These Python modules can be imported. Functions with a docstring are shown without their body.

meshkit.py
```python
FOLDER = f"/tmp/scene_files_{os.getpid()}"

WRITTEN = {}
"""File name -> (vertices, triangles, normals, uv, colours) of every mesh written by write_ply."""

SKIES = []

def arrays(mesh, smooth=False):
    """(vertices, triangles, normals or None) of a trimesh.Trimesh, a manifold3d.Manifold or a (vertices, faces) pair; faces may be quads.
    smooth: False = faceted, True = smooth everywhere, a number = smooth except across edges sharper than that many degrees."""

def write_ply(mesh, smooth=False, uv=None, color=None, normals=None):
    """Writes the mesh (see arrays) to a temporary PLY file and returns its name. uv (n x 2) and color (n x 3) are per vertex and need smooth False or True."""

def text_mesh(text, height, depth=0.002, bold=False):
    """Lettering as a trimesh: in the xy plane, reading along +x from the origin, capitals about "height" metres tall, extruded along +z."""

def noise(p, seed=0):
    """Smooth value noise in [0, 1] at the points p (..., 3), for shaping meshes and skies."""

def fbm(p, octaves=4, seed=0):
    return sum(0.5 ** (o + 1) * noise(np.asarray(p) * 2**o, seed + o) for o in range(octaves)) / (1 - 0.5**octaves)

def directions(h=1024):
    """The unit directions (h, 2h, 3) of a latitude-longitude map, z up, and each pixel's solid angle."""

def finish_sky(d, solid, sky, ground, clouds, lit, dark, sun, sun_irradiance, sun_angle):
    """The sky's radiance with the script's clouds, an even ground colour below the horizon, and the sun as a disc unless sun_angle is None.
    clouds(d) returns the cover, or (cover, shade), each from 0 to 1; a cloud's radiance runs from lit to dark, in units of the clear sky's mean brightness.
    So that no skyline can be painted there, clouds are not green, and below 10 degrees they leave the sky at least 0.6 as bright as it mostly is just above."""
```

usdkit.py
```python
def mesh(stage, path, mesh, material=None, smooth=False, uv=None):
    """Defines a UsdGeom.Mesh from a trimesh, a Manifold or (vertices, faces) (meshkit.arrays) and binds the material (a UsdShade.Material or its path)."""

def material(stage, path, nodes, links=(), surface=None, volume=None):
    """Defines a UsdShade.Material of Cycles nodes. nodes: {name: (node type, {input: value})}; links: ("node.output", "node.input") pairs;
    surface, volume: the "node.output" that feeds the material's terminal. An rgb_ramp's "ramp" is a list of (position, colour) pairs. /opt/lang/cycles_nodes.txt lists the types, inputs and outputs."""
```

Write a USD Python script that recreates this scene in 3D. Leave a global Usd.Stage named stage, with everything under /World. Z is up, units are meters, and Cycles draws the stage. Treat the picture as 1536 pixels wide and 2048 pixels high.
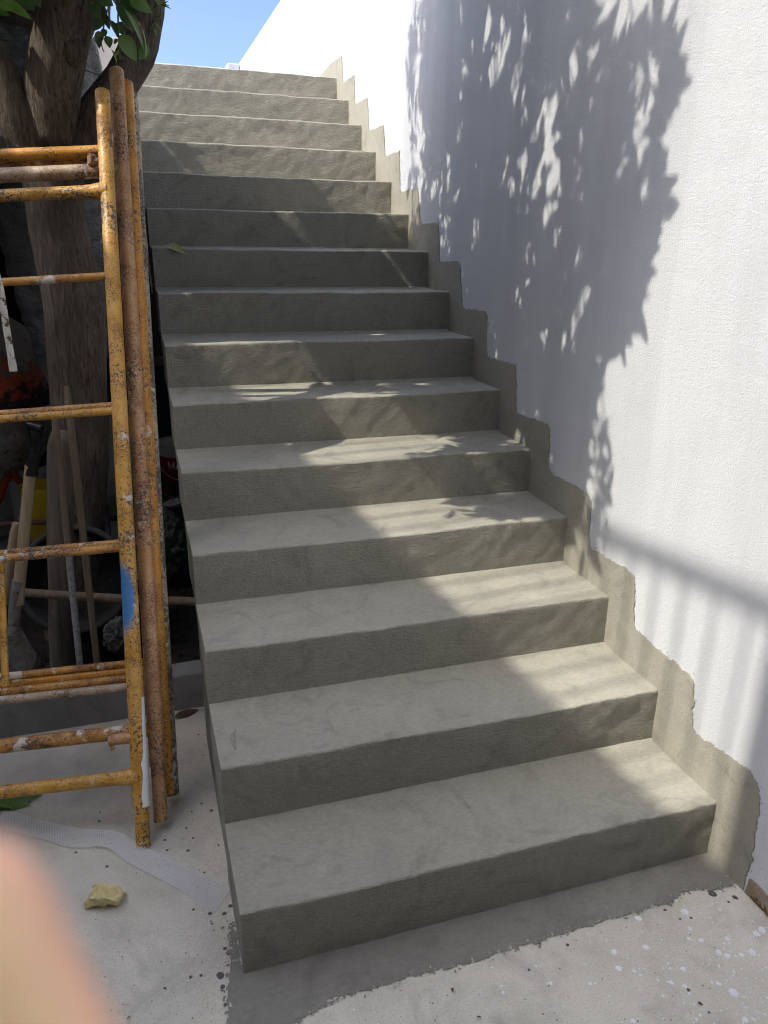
import math, numpy as np, trimesh, usdkit, meshkit
from pxr import Usd, UsdGeom, UsdLux, UsdShade, Gf, Sdf, Vt
from shapely.geometry import Polygon, Point, LineString
from shapely import affinity
from shapely.ops import unary_union
import manifold3d as m3

stage = Usd.Stage.CreateInMemory()
UsdGeom.SetStageUpAxis(stage, UsdGeom.Tokens.z)
UsdGeom.SetStageMetersPerUnit(stage, 1.0)
UsdGeom.Xform.Define(stage, '/World')
UsdGeom.Scope.Define(stage, '/World/Looks')
rng = np.random.default_rng(7)

# ------------------------------------------------------------------ camera, sky, sun, exposure
CAM = np.array([-.1241, -1.397, 1.6527]); YAW, PITCH, ROLL, F = .3148, .3360, .0154, 1536.66
_f = np.array([math.sin(YAW) * math.cos(PITCH), math.cos(YAW) * math.cos(PITCH), -math.sin(PITCH)])
_r = np.array([math.cos(YAW), -math.sin(YAW), 0]); _u = np.cross(_r, _f)
CR, CU = math.cos(ROLL) * _r + math.sin(ROLL) * _u, -math.sin(ROLL) * _r + math.cos(ROLL) * _u
CF = _f
cam = UsdGeom.Camera.Define(stage, '/World/camera')
M = Gf.Matrix4d(*CR, 0, *CU, 0, *(-CF), 0, *CAM, 1)
cam.AddTransformOp().Set(M)
cam.CreateFocalLengthAttr(6.86)
cam.CreateHorizontalApertureAttr(6.86 * 1536 / F)
cam.CreateVerticalApertureAttr(6.86 * 2048 / F)
cam.CreateClippingRangeAttr(Gf.Vec2f(0.01, 1000))
cam.CreateFStopAttr(1.9)
cam.CreateFocusDistanceAttr(3.0)
cam.CreateExposureAttr(1.3)

LD = np.array([.64, .055, -.757]); LD /= np.linalg.norm(LD)          # direction the sunlight travels
ELEV = math.asin(-LD[2]); ROT = math.atan2(-LD[0], -LD[1])
sky = UsdLux.DomeLight.Define(stage, '/World/sky')
skym = usdkit.material(stage, '/World/Looks/sky_air', {
    's': ('sky_texture', {'sky_type': 'single_scattering', 'sun_disc': False, 'sun_elevation': ELEV, 'sun_rotation': ROT, 'air_density': 0.6, 'aerosol_density': 3.7, 'ozone_density': 4.5}),
    'b': ('background_shader', {'strength': .15})}, [('s.color', 'b.color')], surface='b.background')
UsdShade.MaterialBindingAPI.Apply(sky.GetPrim()).Bind(skym)
sky.GetPrim().SetCustomDataByKey('kind', 'structure')
sun = UsdLux.DistantLight.Define(stage, '/World/sun')
sun.CreateIntensityAttr(0.55); sun.CreateAngleAttr(.45); sun.CreateColorAttr(Gf.Vec3f(1, .93, .82))
sun.GetPrim().CreateAttribute('inputs:normalize', Sdf.ValueTypeNames.Bool).Set(True)
zz = -LD; xx = np.cross([0, 1, 0], zz); xx /= np.linalg.norm(xx); yy = np.cross(zz, xx)
sun.AddTransformOp().Set(Gf.Matrix4d(*xx, 0, *yy, 0, *zz, 0, 0, 0, 20, 1))

# ------------------------------------------------------------------ helpers
W, TD, H, NS = 1.335, .3028, .18, 15
_names = {}
def numbered(parent, name):
    k = _names.get((parent, name), 0); _names[(parent, name)] = k + 1
    return name if k == 0 else f'{name}_{k:03d}'
def setdata(prim, label=None, cat=None, group=None, kind=None):
    for k, v in (('label', label), ('category', cat), ('group', group), ('kind', kind)):
        if v: prim.SetCustomDataByKey(k, v)
    return prim
def thing(name, label=None, cat=None, loc=(0, 0, 0), group=None, kind=None):
    x = UsdGeom.Xform.Define(stage, '/World/' + numbered('/World', name))
    x.AddTranslateOp().Set(Gf.Vec3d(*map(float, loc)))
    p = setdata(x.GetPrim(), label, cat, group, kind)
    ORIGIN[str(p.GetPath())] = np.array(loc, float)
    return p
ORIGIN = {}
def obj(name, mesh, mat, parent=None, smooth=False, label=None, cat=None, group=None, kind=None):
    """One mesh given in world coordinates; under a parent it is stored relative to the parent's base."""
    base = '/World' if parent is None else str(parent.GetPath())
    path = base + '/' + numbered(base, name)
    o = ORIGIN.get(base, np.zeros(3))
    v, f, n = meshkit.arrays(mesh, smooth)
    ORIGIN[path] = o
    m = UsdGeom.Mesh.Define(stage, path)
    m.CreatePointsAttr(Vt.Vec3fArray.FromNumpy((v - o).astype(np.float32)))
    m.CreateFaceVertexCountsAttr(Vt.IntArray.FromNumpy(np.full(len(f), 3, np.int32)))
    m.CreateFaceVertexIndicesAttr(Vt.IntArray.FromNumpy(f.astype(np.int32).ravel()))
    m.CreateSubdivisionSchemeAttr('none')
    if n is not None:
        m.CreateNormalsAttr(Vt.Vec3fArray.FromNumpy(n.astype(np.float32))); m.SetNormalsInterpolation('vertex')
    UsdShade.MaterialBindingAPI.Apply(m.GetPrim()).Bind(mat)
    return setdata(m.GetPrim(), label, cat, group, kind)

def ray(q): return CR * (q[0] - 768) / F - CU * (q[1] - 1024) / F + CF
def at(q, axis, val):
    """The point of the place seen at photograph pixel q on the plane where coordinate axis equals val."""
    d = ray(q); return CAM + d * (val - CAM[axis]) / d[axis]
def Y(q, y): return at(q, 1, y)
def G(q, z=0.): return at(q, 2, z)
def proj(P):
    d = np.atleast_2d(P) - CAM; z = d @ CF
    return np.c_[768 + F * (d @ CR) / z, 1024 - F * (d @ CU) / z], z

def box(x0, x1, y0, y1, z0, z1, bevel=0):
    if bevel:
        c = [[x, y, z] for x in (x0 + bevel, x1 - bevel) for y in (y0 + bevel, y1 - bevel) for z in (z0 + bevel, z1 - bevel)]
        pts = []
        for p in c:
            for d in ((bevel, 0, 0), (-bevel, 0, 0), (0, bevel, 0), (0, -bevel, 0), (0, 0, bevel), (0, 0, -bevel)): pts.append(np.add(p, d))
        return trimesh.convex.convex_hull(np.array(pts))
    m = trimesh.creation.box([x1 - x0, y1 - y0, z1 - z0]); m.apply_translation([(x0 + x1) / 2, (y0 + y1) / 2, (z0 + z1) / 2]); return m
def smoothpath(pts, n):
    from scipy.interpolate import CubicSpline, PchipInterpolator
    pts = np.asarray(pts, float)
    if len(pts) < 3: return np.linspace(pts[0], pts[-1], n)
    t = np.r_[0, np.cumsum(np.linalg.norm(np.diff(pts, axis=0), axis=1))]
    return PchipInterpolator(t, pts)(np.linspace(0, t[-1], n))
def tube(pts, r, sides=12, caps=True, wob=0, seed=0):
    """A tube along pts, r a number or one radius per point."""
    pts = np.asarray(pts, float); n = len(pts); r = np.broadcast_to(np.asarray(r, float), n)
    t = np.gradient(pts, axis=0); t /= np.maximum(np.linalg.norm(t, axis=1, keepdims=True), 1e-12)
    a = np.array([0, 0, 1.]) if abs(t[0][2]) < .9 else np.array([0, 1., 0])
    u = np.cross(t[0], a); u /= np.linalg.norm(u); V = []
    ang = np.arange(sides) / sides * 2 * np.pi
    for i in range(n):
        u = u - t[i] * (u @ t[i]); u /= np.linalg.norm(u); w = np.cross(t[i], u)
        V.append(pts[i] + r[i] * (np.cos(ang)[:, None] * u + np.sin(ang)[:, None] * w))
    V = np.vstack(V)
    i, j = np.meshgrid(np.arange(n - 1), np.arange(sides), indexing='ij'); k = (j + 1) % sides
    Fq = np.stack([i * sides + j, i * sides + k, (i + 1) * sides + k, (i + 1) * sides + j], -1).reshape(-1, 4)
    Ft = np.vstack([Fq[:, [0, 1, 2]], Fq[:, [0, 2, 3]]])
    if caps:
        c0, c1 = len(V), len(V) + 1; V = np.vstack([V, pts[:1], pts[-1:]])
        j = np.arange(sides); k = (j + 1) % sides
        Ft = np.vstack([Ft, np.c_[np.full(sides, c0), k, j], np.c_[np.full(sides, c1), (n - 1) * sides + j, (n - 1) * sides + k]])
    m = trimesh.Trimesh(V, Ft, process=False)
    if wob:
        nn = m.vertex_normals; d = meshkit.fbm(V * wob[1], 3, seed) - .5
        m.vertices = V + nn * d[:, None] * wob[0]
    return m
def rod(a, b, r, sides=14, hollow=0, n=2, rr=None):
    a, b = np.asarray(a, float), np.asarray(b, float)
    return tube(np.linspace(a, b, n), r if rr is None else rr, sides)
def lathe(profile, centre, sides=40, axis=(0, 0, 1)):
    """profile: (radius, height) pairs."""
    p = np.asarray(profile, float); ang = np.arange(sides) / sides * 2 * np.pi
    V = np.stack([p[:, :1] * np.cos(ang), p[:, :1] * np.sin(ang), np.repeat(p[:, 1:], sides, 1)], -1).reshape(-1, 3)
    n = len(p); i, j = np.meshgrid(np.arange(n - 1), np.arange(sides), indexing='ij'); k = (j + 1) % sides
    q = np.stack([i * sides + j, i * sides + k, (i + 1) * sides + k, (i + 1) * sides + j], -1).reshape(-1, 4)
    m = trimesh.Trimesh(V, np.vstack([q[:, [0, 1, 2]], q[:, [0, 2, 3]]]), process=False)
    R = trimesh.geometry.align_vectors([0, 0, 1], np.asarray(axis, float) / np.linalg.norm(axis)); m.apply_transform(R)
    m.apply_translation(centre); return m
def ragged(coords, amp, step, seed, closed_from=None):
    """Densifies a polygon's outline and roughens it like a brushed or trowelled edge."""
    ring = LineString(list(coords) + [coords[0]]); n = int(ring.length / step)
    p = np.array([ring.interpolate(i * ring.length / n).coords[0] for i in range(n)])
    q = np.c_[p / (step * 3.1), np.zeros(n)]
    d = np.stack([meshkit.fbm(q, 4, seed) - .5, meshkit.fbm(q, 4, seed + 50) - .5], -1) * 2 * amp
    d += rng.normal(0, amp * .16, d.shape)
    g = Polygon(p + d).buffer(0)
    return max(getattr(g, 'geoms', [g]), key=lambda x: x.area)
def extrude(poly, depth):
    gs = getattr(poly, 'geoms', [poly])
    return trimesh.util.concatenate([trimesh.creation.extrude_polygon(g, depth, engine='earcut') for g in gs if g.area > 1e-8])
cat_ = trimesh.util.concatenate

# ------------------------------------------------------------------ materials
def MT(name, nodes, links, **k): return usdkit.material(stage, '/World/Looks/' + name, nodes, links, **k)
def noisy(name, c0, c1, scale=6, rough=.8, bump=.3, bscale=80, bdist=.004, stretch=(1, 1, 1), detail=6, lo=.35, hi=.65, fine=0, spec=.3, metallic=0, c2=None, s2=40, t2=.62, sheen=0, fscale=420):
    """A two-tone surface with a fine relief; c2: a third tone in scattered flecks."""
    n = {'g': ('geometry', {}), 'mp': ('mapping', {'mapping_type': 'point', 'scale': stretch}),
         'n': ('noise_texture', {'scale': scale, 'detail': detail, 'roughness': .62}),
         'r': ('rgb_ramp', {'ramp': [(lo, c0), (hi, c1)]}),
         'b1': ('noise_texture', {'scale': bscale, 'detail': 5, 'roughness': .65}),
         'b2': ('noise_texture', {'scale': fscale, 'detail': 2, 'roughness': .6}),
         'ba': ('math', {'math_type': 'multiply_add', 'value2': float(fine)}),
         'bp': ('bump', {'strength': bump, 'distance': bdist}),
         'p': ('principled_bsdf', {'roughness': rough, 'specular_ior_level': spec, 'metallic': metallic})}
    l = [('g.position', 'mp.vector'), ('mp.vector', 'n.vector'), ('n.fac', 'r.fac'), ('mp.vector', 'b1.vector'), ('g.position', 'b2.vector'),
         ('b2.fac', 'ba.value1'), ('b1.fac', 'ba.value3'), ('ba.value', 'bp.height'), ('bp.normal', 'p.normal')]
    if c2 is not None:
        n['n2'] = ('noise_texture', {'scale': s2, 'detail': 4, 'roughness': .7}); n['m2'] = ('map_range', {'from_min': t2, 'from_max': t2 + .03, 'clamp': True})
        n['x'] = ('mix_color', {'b': c2}); l += [('g.position', 'n2.vector'), ('n2.fac', 'm2.value'), ('m2.result', 'x.fac'), ('r.color', 'x.a'), ('x.result', 'p.base_color')]
    else: l.append(('r.color', 'p.base_color'))
    return MT(name, n, l, surface='p.BSDF')
def plain(name, c, rough=.5, spec=.5, **k): return MT(name, {'p': ('principled_bsdf', {'base_color': c, 'roughness': rough, 'specular_ior_level': spec, **k})}, [], surface='p.BSDF')

def cement(name, base, dark, light, bump=.5, streak=(1, 1, 1), patch=1.5):
    """Brushed cement: broad tone patches, trowel marks, brushed grain and sand."""
    n = {'g': ('geometry', {}), 'mp': ('mapping', {'mapping_type': 'point', 'scale': streak}),
         'big': ('noise_texture', {'scale': patch, 'detail': 5, 'roughness': .6, 'distortion': .6}),
         'ramp': ('rgb_ramp', {'ramp': [(.3, dark), (.5, base), (.72, light)]}),
         'grain': ('noise_texture', {'scale': 130, 'detail': 5, 'roughness': .75}),
         'gr': ('rgb_ramp', {'ramp': [(.28, (.83, .83, .82)), (.5, (1, 1, 1)), (.74, (1.15, 1.15, 1.15))]}),
         'mul': ('mix_color', {'blend_type': 'multiply', 'fac': 1.0, 'use_clamp': False}),
         'brush': ('noise_texture', {'scale': 95, 'detail': 5, 'roughness': .65, 'distortion': .8}),
         'trowel': ('noise_texture', {'scale': 9, 'detail': 3, 'roughness': .5, 'distortion': 2.2}),
         'sand': ('noise_texture', {'scale': 170, 'detail': 4, 'roughness': .7}),
         'a1': ('math', {'math_type': 'multiply_add', 'value2': .8}), 'a2': ('math', {'math_type': 'multiply_add', 'value2': .8}),
         'nz': ('separate_xyz', {}), 'ab': ('math', {'math_type': 'absolute'}), 'sm': ('map_range', {'from_min': .2, 'from_max': .9, 'to_min': bump, 'to_max': bump * .5, 'clamp': True}),
         'sw': ('noise_texture', {'scale': 4.5, 'detail': 6, 'roughness': .55, 'distortion': 2.8}), 'swr': ('rgb_ramp', {'ramp': [(.3, (.80, .80, .80)), (.46, (1, 1, 1)), (.55, (1, 1, 1)), (.72, (1.1, 1.1, 1.1))]}), 'mul2': ('mix_color', {'blend_type': 'multiply', 'fac': 1.0, 'use_clamp': False}),
         'bp': ('bump', {'distance': .014}),
         'p': ('principled_bsdf', {'roughness': .78, 'specular_ior_level': .28})}
    l = [('g.position', 'mp.vector'), ('g.position', 'big.vector'), ('big.fac', 'ramp.fac'), ('mp.vector', 'grain.vector'), ('grain.fac', 'gr.fac'), ('ramp.color', 'mul.a'), ('gr.color', 'mul.b'), ('g.position', 'sw.vector'), ('sw.fac', 'swr.fac'), ('mul.result', 'mul2.a'), ('swr.color', 'mul2.b'), ('mul2.result', 'p.base_color'), ('g.normal', 'nz.vector'), ('nz.z', 'ab.value1'), ('ab.value', 'sm.value'), ('sm.result', 'bp.strength'),
         ('mp.vector', 'brush.vector'), ('g.position', 'trowel.vector'), ('g.position', 'sand.vector'), ('trowel.fac', 'a1.value1'), ('brush.fac', 'a1.value3'), ('sand.fac', 'a2.value1'), ('a1.value', 'a2.value3'), ('a2.value', 'bp.height'), ('bp.normal', 'p.normal')]
    return MT(name, n, l, surface='p.BSDF')
M_STAIR = cement('stair_cement', (.333, .322, .269), (.298, .289, .241), (.362, .35, .293), .85, (.5, 1, 1.3))
M_BAND = cement('band_cement', (.29, .279, .232), (.26, .25, .208), (.318, .305, .254), .35)
M_APRON = cement('apron_cement', (.225, .216, .19), (.195, .188, .167), (.26, .25, .22), .5, (.5, 1, 1))
M_KERB = cement('kerb_cement', (.26, .255, .25), (.2, .195, .19), (.32, .31, .3), .5)

def wallpaint(name):
    n = {'g': ('geometry', {}), 'mp': ('mapping', {'mapping_type': 'point', 'scale': (1, 1, .12)}),
         'v': ('noise_texture', {'scale': 5, 'detail': 5, 'roughness': .6}), 'r': ('rgb_ramp', {'ramp': [(.28, (.53, .547, .562)), (.5, (.58, .598, .614)), (.75, (.625, .643, .66))]}),
         'pat': ('noise_texture', {'scale': 1.3, 'detail': 4, 'roughness': .65}), 'pr': ('rgb_ramp', {'ramp': [(.3, (.93, .93, .935)), (.6, (1, 1, 1))]}),
         'mul': ('mix_color', {'blend_type': 'multiply', 'fac': 1.0}), 'mul3': ('mix_color', {'blend_type': 'multiply', 'fac': 1.0}), 'sx': ('separate_xyz', {}), 'la': ('math', {'math_type': 'multiply_add', 'value2': .03}), 'lap': ('map_range', {'from_min': .505, 'from_max': .515, 'to_min': 1.0, 'to_max': .955, 'clamp': True}), 'cc': ('combine_color', {}),
         'b1': ('noise_texture', {'scale': 90, 'detail': 5, 'roughness': .6}), 'b2': ('noise_texture', {'scale': 200, 'detail': 4, 'roughness': .7}), 'tr': ('noise_texture', {'scale': 4, 'detail': 3, 'distortion': 1.6}),
         'a1': ('math', {'math_type': 'multiply_add', 'value2': 1.0}), 'a2': ('math', {'math_type': 'multiply_add', 'value2': 1.5}),
         'bp': ('bump', {'strength': .5, 'distance': .007}), 'p': ('principled_bsdf', {'roughness': .72, 'specular_ior_level': .3})}
    l = [('g.position', 'mp.vector'), ('mp.vector', 'v.vector'), ('v.fac', 'r.fac'), ('g.position', 'pat.vector'), ('pat.fac', 'pr.fac'), ('r.color', 'mul.a'), ('pr.color', 'mul.b'), ('g.position', 'sx.vector'), ('pat.fac', 'la.value1'), ('sx.y', 'la.value3'), ('la.value', 'lap.value'), ('mul.result', 'mul3.a'), ('lap.result', 'cc.r'), ('lap.result', 'cc.g'), ('lap.result', 'cc.b'), ('cc.color', 'mul3.b'), ('mul3.result', 'p.base_color'),
         ('g.position', 'b1.vector'), ('g.position', 'b2.vector'), ('g.position', 'tr.vector'), ('tr.fac', 'a1.value1'), ('b1.fac', 'a1.value3'), ('b2.fac', 'a2.value1'), ('a1.value', 'a2.value3'), ('a2.value', 'bp.height'), ('bp.normal', 'p.normal')]
    return MT(name, n, l, surface='p.BSDF')
M_WALL = wallpaint('white_wall_paint')

def concrete(name, c_lo, c_mid, c_hi):
    n = {'g': ('geometry', {}), 'big': ('noise_texture', {'scale': 2.1, 'detail': 6, 'roughness': .62, 'distortion': .5}),
         'r': ('rgb_ramp', {'ramp': [(.3, c_lo), (.5, c_mid), (.7, c_hi)]}),
         'sp': ('noise_texture', {'scale': 230, 'detail': 4, 'roughness': .7}), 'sr': ('rgb_ramp', {'ramp': [(.3, (.52, .51, .49)), (.44, (.96, .96, .96)), (.6, (1.02, 1.02, 1.02)), (.75, (1.3, 1.3, 1.29))]}),
         'mul': ('mix_color', {'blend_type': 'multiply', 'fac': .9, 'use_clamp': False}),
         'st': ('noise_texture', {'scale': 4.2, 'detail': 8, 'roughness': .7, 'distortion': .4}), 'stm': ('map_range', {'from_min': .52, 'from_max': .72, 'to_min': 0, 'to_max': .6, 'clamp': True}),
         'stc': ('mix_color', {'b': (.27, .25, .225)}),
         'vo': ('voronoi_texture', {'scale': 34, 'feature': 'f1', 'randomness': 1}), 'vw': ('noise_texture', {'scale': 3.1, 'detail': 2}),
         'vt': ('math', {'math_type': 'multiply', 'value2': .17}), 'vm': ('math', {'math_type': 'less_than'}), 'vc': ('mix_color', {'b': (.16, .15, .135)}),
         'vsub': ('math', {'math_type': 'subtract', 'value2': .38}),
         'b2': ('noise_texture', {'scale': 150, 'detail': 5, 'roughness': .7}), 'bp': ('bump', {'strength': .5, 'distance': .003}),
         'p': ('principled_bsdf', {'roughness': .85, 'specular_ior_level': .25})}
    l = [('g.position', 'big.vector'), ('big.fac', 'r.fac'), ('g.position', 'sp.vector'), ('sp.fac', 'sr.fac'), ('r.color', 'mul.a'), ('sr.color', 'mul.b'),
         ('g.position', 'st.vector'), ('st.fac', 'stm.value'), ('stm.result', 'stc.fac'), ('mul.result', 'stc.a'),
         ('g.position', 'vo.vector'), ('g.position', 'vw.vector'), ('vw.fac', 'vsub.value1'), ('vsub.value', 'vt.value1'), ('vo.distance', 'vm.value1'), ('vt.value', 'vm.value2'), ('vm.value', 'vc.fac'), ('stc.result', 'vc.a'), ('vc.result', 'p.base_color'),
         ('g.position', 'b2.vector'), ('b2.fac', 'bp.height'), ('bp.normal', 'p.normal')]
    return MT(name, n, l, surface='p.BSDF')
M_GROUND = concrete('yard_concrete', (.43, .405, .335), (.60, .57, .485), (.69, .655, .565))
M_SCREED = concrete('strip_concrete', (.50, .465, .39), (.61, .573, .485), (.68, .64, .55))
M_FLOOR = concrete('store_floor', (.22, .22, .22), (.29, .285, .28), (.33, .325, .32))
M_SOIL = noisy('dark_soil', (.012, .010, .009), (.035, .029, .024), 18, .95, .9, 60, .02, c2=(.12, .11, .10), s2=160, t2=.68)
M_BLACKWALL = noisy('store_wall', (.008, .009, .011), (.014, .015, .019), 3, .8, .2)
M_BEIGE = noisy('beige_render', (.40, .375, .33), (.5, .47, .42), 5, .85, .5, 120, .004)
M_MORTAR = noisy('brown_mortar', (.23, .18, .125), (.36, .30, .225), 14, .9, .8, 90, .008, c2=(.12, .07, .035), s2=22, t2=.58)
M_HOUSE = plain('house_paint', (.52, .43, .31), .8)
M_REAR = plain('rear_render', (.13, .11, .085), .9)
M_STEEL = plain('railing_steel', (.1, .1, .1), .5)

def scaffold(name, paint, paint2, rust_t, flake_t, white_t, rust=(.085, .036, .017), white=(.62, .58, .5), flake=(.062, .05, .047), blue=None):
    """Old enamel on a steel tube: two tones, rust bloom, dark flaked spots, dried plaster splashes."""
    n = {'g': ('geometry', {}), 'n1': ('noise_texture', {'scale': 16, 'detail': 4, 'roughness': .6}), 'r1': ('rgb_ramp', {'ramp': [(.38, paint), (.62, paint2)]}),
         'n2': ('noise_texture', {'scale': 9, 'detail': 8, 'roughness': .78, 'distortion': .3}), 'm2': ('map_range', {'from_min': rust_t, 'from_max': rust_t + .13, 'to_max': .92, 'clamp': True}),
         'n2c': ('noise_texture', {'scale': 150, 'detail': 3}), 'rc': ('rgb_ramp', {'ramp': [(.35, rust), (.6, tuple(min(1, 3.2 * c) for c in rust))]}), 'x2': ('mix_color', {}),
         'n6': ('noise_texture', {'scale': 210, 'detail': 3, 'roughness': .7}), 'n6b': ('noise_texture', {'scale': 11, 'detail': 3}), 'a6': ('math', {'math_type': 'multiply_add', 'value2': .5}), 'm6': ('map_range', {'from_min': .80, 'from_max': .88, 'to_max': .85, 'clamp': True}), 'x6': ('mix_color', {'b': rust}),
         'n3': ('noise_texture', {'scale': 95, 'detail': 6, 'roughness': .75}), 'n3b': ('noise_texture', {'scale': 6, 'detail': 3}), 'a3': ('math', {'math_type': 'multiply_add', 'value2': .55}), 'm3': ('map_range', {'from_min': flake_t, 'from_max': flake_t + .025, 'to_max': .95, 'clamp': True}), 'x3': ('mix_color', {'b': flake}),
         'n4': ('noise_texture', {'scale': 12, 'detail': 7, 'roughness': .7, 'distortion': .2}), 'm4': ('map_range', {'from_min': white_t, 'from_max': white_t + .04, 'to_max': .9, 'clamp': True}), 'x4': ('mix_color', {'b': white}),
         'n5': ('noise_texture', {'scale': 230, 'detail': 2}), 'm5': ('map_range', {'from_min': .66, 'from_max': .7, 'to_max': .8, 'clamp': True}), 'x5': ('mix_color', {'b': white}),
         'b': ('math', {'math_type': 'multiply_add', 'value2': 1.5}), 'bp': ('bump', {'strength': .55, 'distance': .0016}),
         'rg': ('map_range', {'from_min': 0, 'from_max': 1, 'to_min': .42, 'to_max': .85}),
         'p': ('principled_bsdf', {'specular_ior_level': .45})}
    l = [('g.position', f'{k}.vector') for k in ('n1', 'n2', 'n2c', 'n3', 'n3b', 'n4', 'n5', 'n6', 'n6b')]
    l += [('n1.fac', 'r1.fac'), ('n2.fac', 'm2.value'), ('m2.result', 'x2.fac'), ('r1.color', 'x2.a'), ('n2c.fac', 'rc.fac'), ('rc.color', 'x2.b'),
          ('n3b.fac', 'a3.value1'), ('n3.fac', 'a3.value3'), ('a3.value', 'm3.value'), ('m3.result', 'x3.fac'), ('n6b.fac', 'a6.value1'), ('n6.fac', 'a6.value3'), ('a6.value', 'm6.value'), ('m6.result', 'x6.fac'), ('x2.result', 'x6.a'), ('x6.result', 'x3.a'),
          ('n4.fac', 'm4.value'), ('m4.result', 'x4.fac'), ('x3.result', 'x4.a'), ('n5.fac', 'm5.value'), ('m5.result', 'x5.fac'), ('x4.result', 'x5.a'),
          ('m2.result', 'rg.value'), ('rg.result', 'p.roughness'), ('n4.fac', 'b.value1'), ('n3.fac', 'b.value3'), ('b.value', 'bp.height'), ('bp.normal', 'p.normal')]
    last = 'x5.result'
    if blue is not None:                                              # a sprayed blue patch round a point of the post
        n['d'] = ('vector_math', {'vector_type': 'subtract'}); n['d'] = ('vector_math', {'math_type': 'subtract', 'vector2': blue[0]})
        n['ds'] = ('vector_math', {'math_type': 'multiply', 'vector2': blue[1]}); n['dl'] = ('vector_math', {'math_type': 'length'})
        n['bn'] = ('noise_texture', {'scale': 260, 'detail': 3}); n['ba'] = ('math', {'math_type': 'multiply_add', 'value2': .9})
        n['bm'] = ('map_range', {'from_min': 1.25, 'from_max': 1.55, 'to_min': .95, 'to_max': 0, 'clamp': True}); n['bx'] = ('mix_color', {'b': (.035, .17, .40)})
        l += [('g.position', 'd.vector1'), ('d.vector', 'ds.vector1'), ('ds.vector', 'dl.vector1'), ('g.position', 'bn.vector'), ('bn.fac', 'ba.value1'), ('dl.value', 'ba.value3'), ('ba.value', 'bm.value'), ('bm.result', 'bx.fac'), (last, 'bx.a')]
        last = 'bx.result'
    l.append((last, 'p.base_color'))
    return MT(name, n, l, surface='p.BSDF')

M_BARK = MT('bark', {'g': ('geometry', {}), 'mp': ('mapping', {'mapping_type': 'point', 'scale': (1, 1, .13)}), 'n': ('noise_texture', {'scale': 85, 'detail': 5, 'roughness': .6, 'distortion': 1.1}),
    'n2': ('noise_texture', {'scale': 5, 'detail': 4}), 'r': ('rgb_ramp', {'ramp': [(.3, (.052, .043, .035)), (.48, (.115, .097, .079)), (.7, (.19, .163, .137))]}),
    'r2': ('rgb_ramp', {'ramp': [(.35, (.75, .72, .7)), (.65, (1.15, 1.12, 1.08))]}), 'mul': ('mix_color', {'blend_type': 'multiply', 'fac': 1., 'use_clamp': False}),
    'bp': ('bump', {'strength': 1.0, 'distance': .015}), 'p': ('principled_bsdf', {'roughness': .9, 'specular_ior_level': .2})},
    [('g.position', 'mp.vector'), ('mp.vector', 'n.vector'), ('g.position', 'n2.vector'), ('n.fac', 'r.fac'), ('n2.fac', 'r2.fac'), ('r.color', 'mul.a'), ('r2.color', 'mul.b'), ('mul.result', 'p.base_color'), ('n.fac', 'bp.height'), ('bp.normal', 'p.normal')], surface='p.BSDF')
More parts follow.
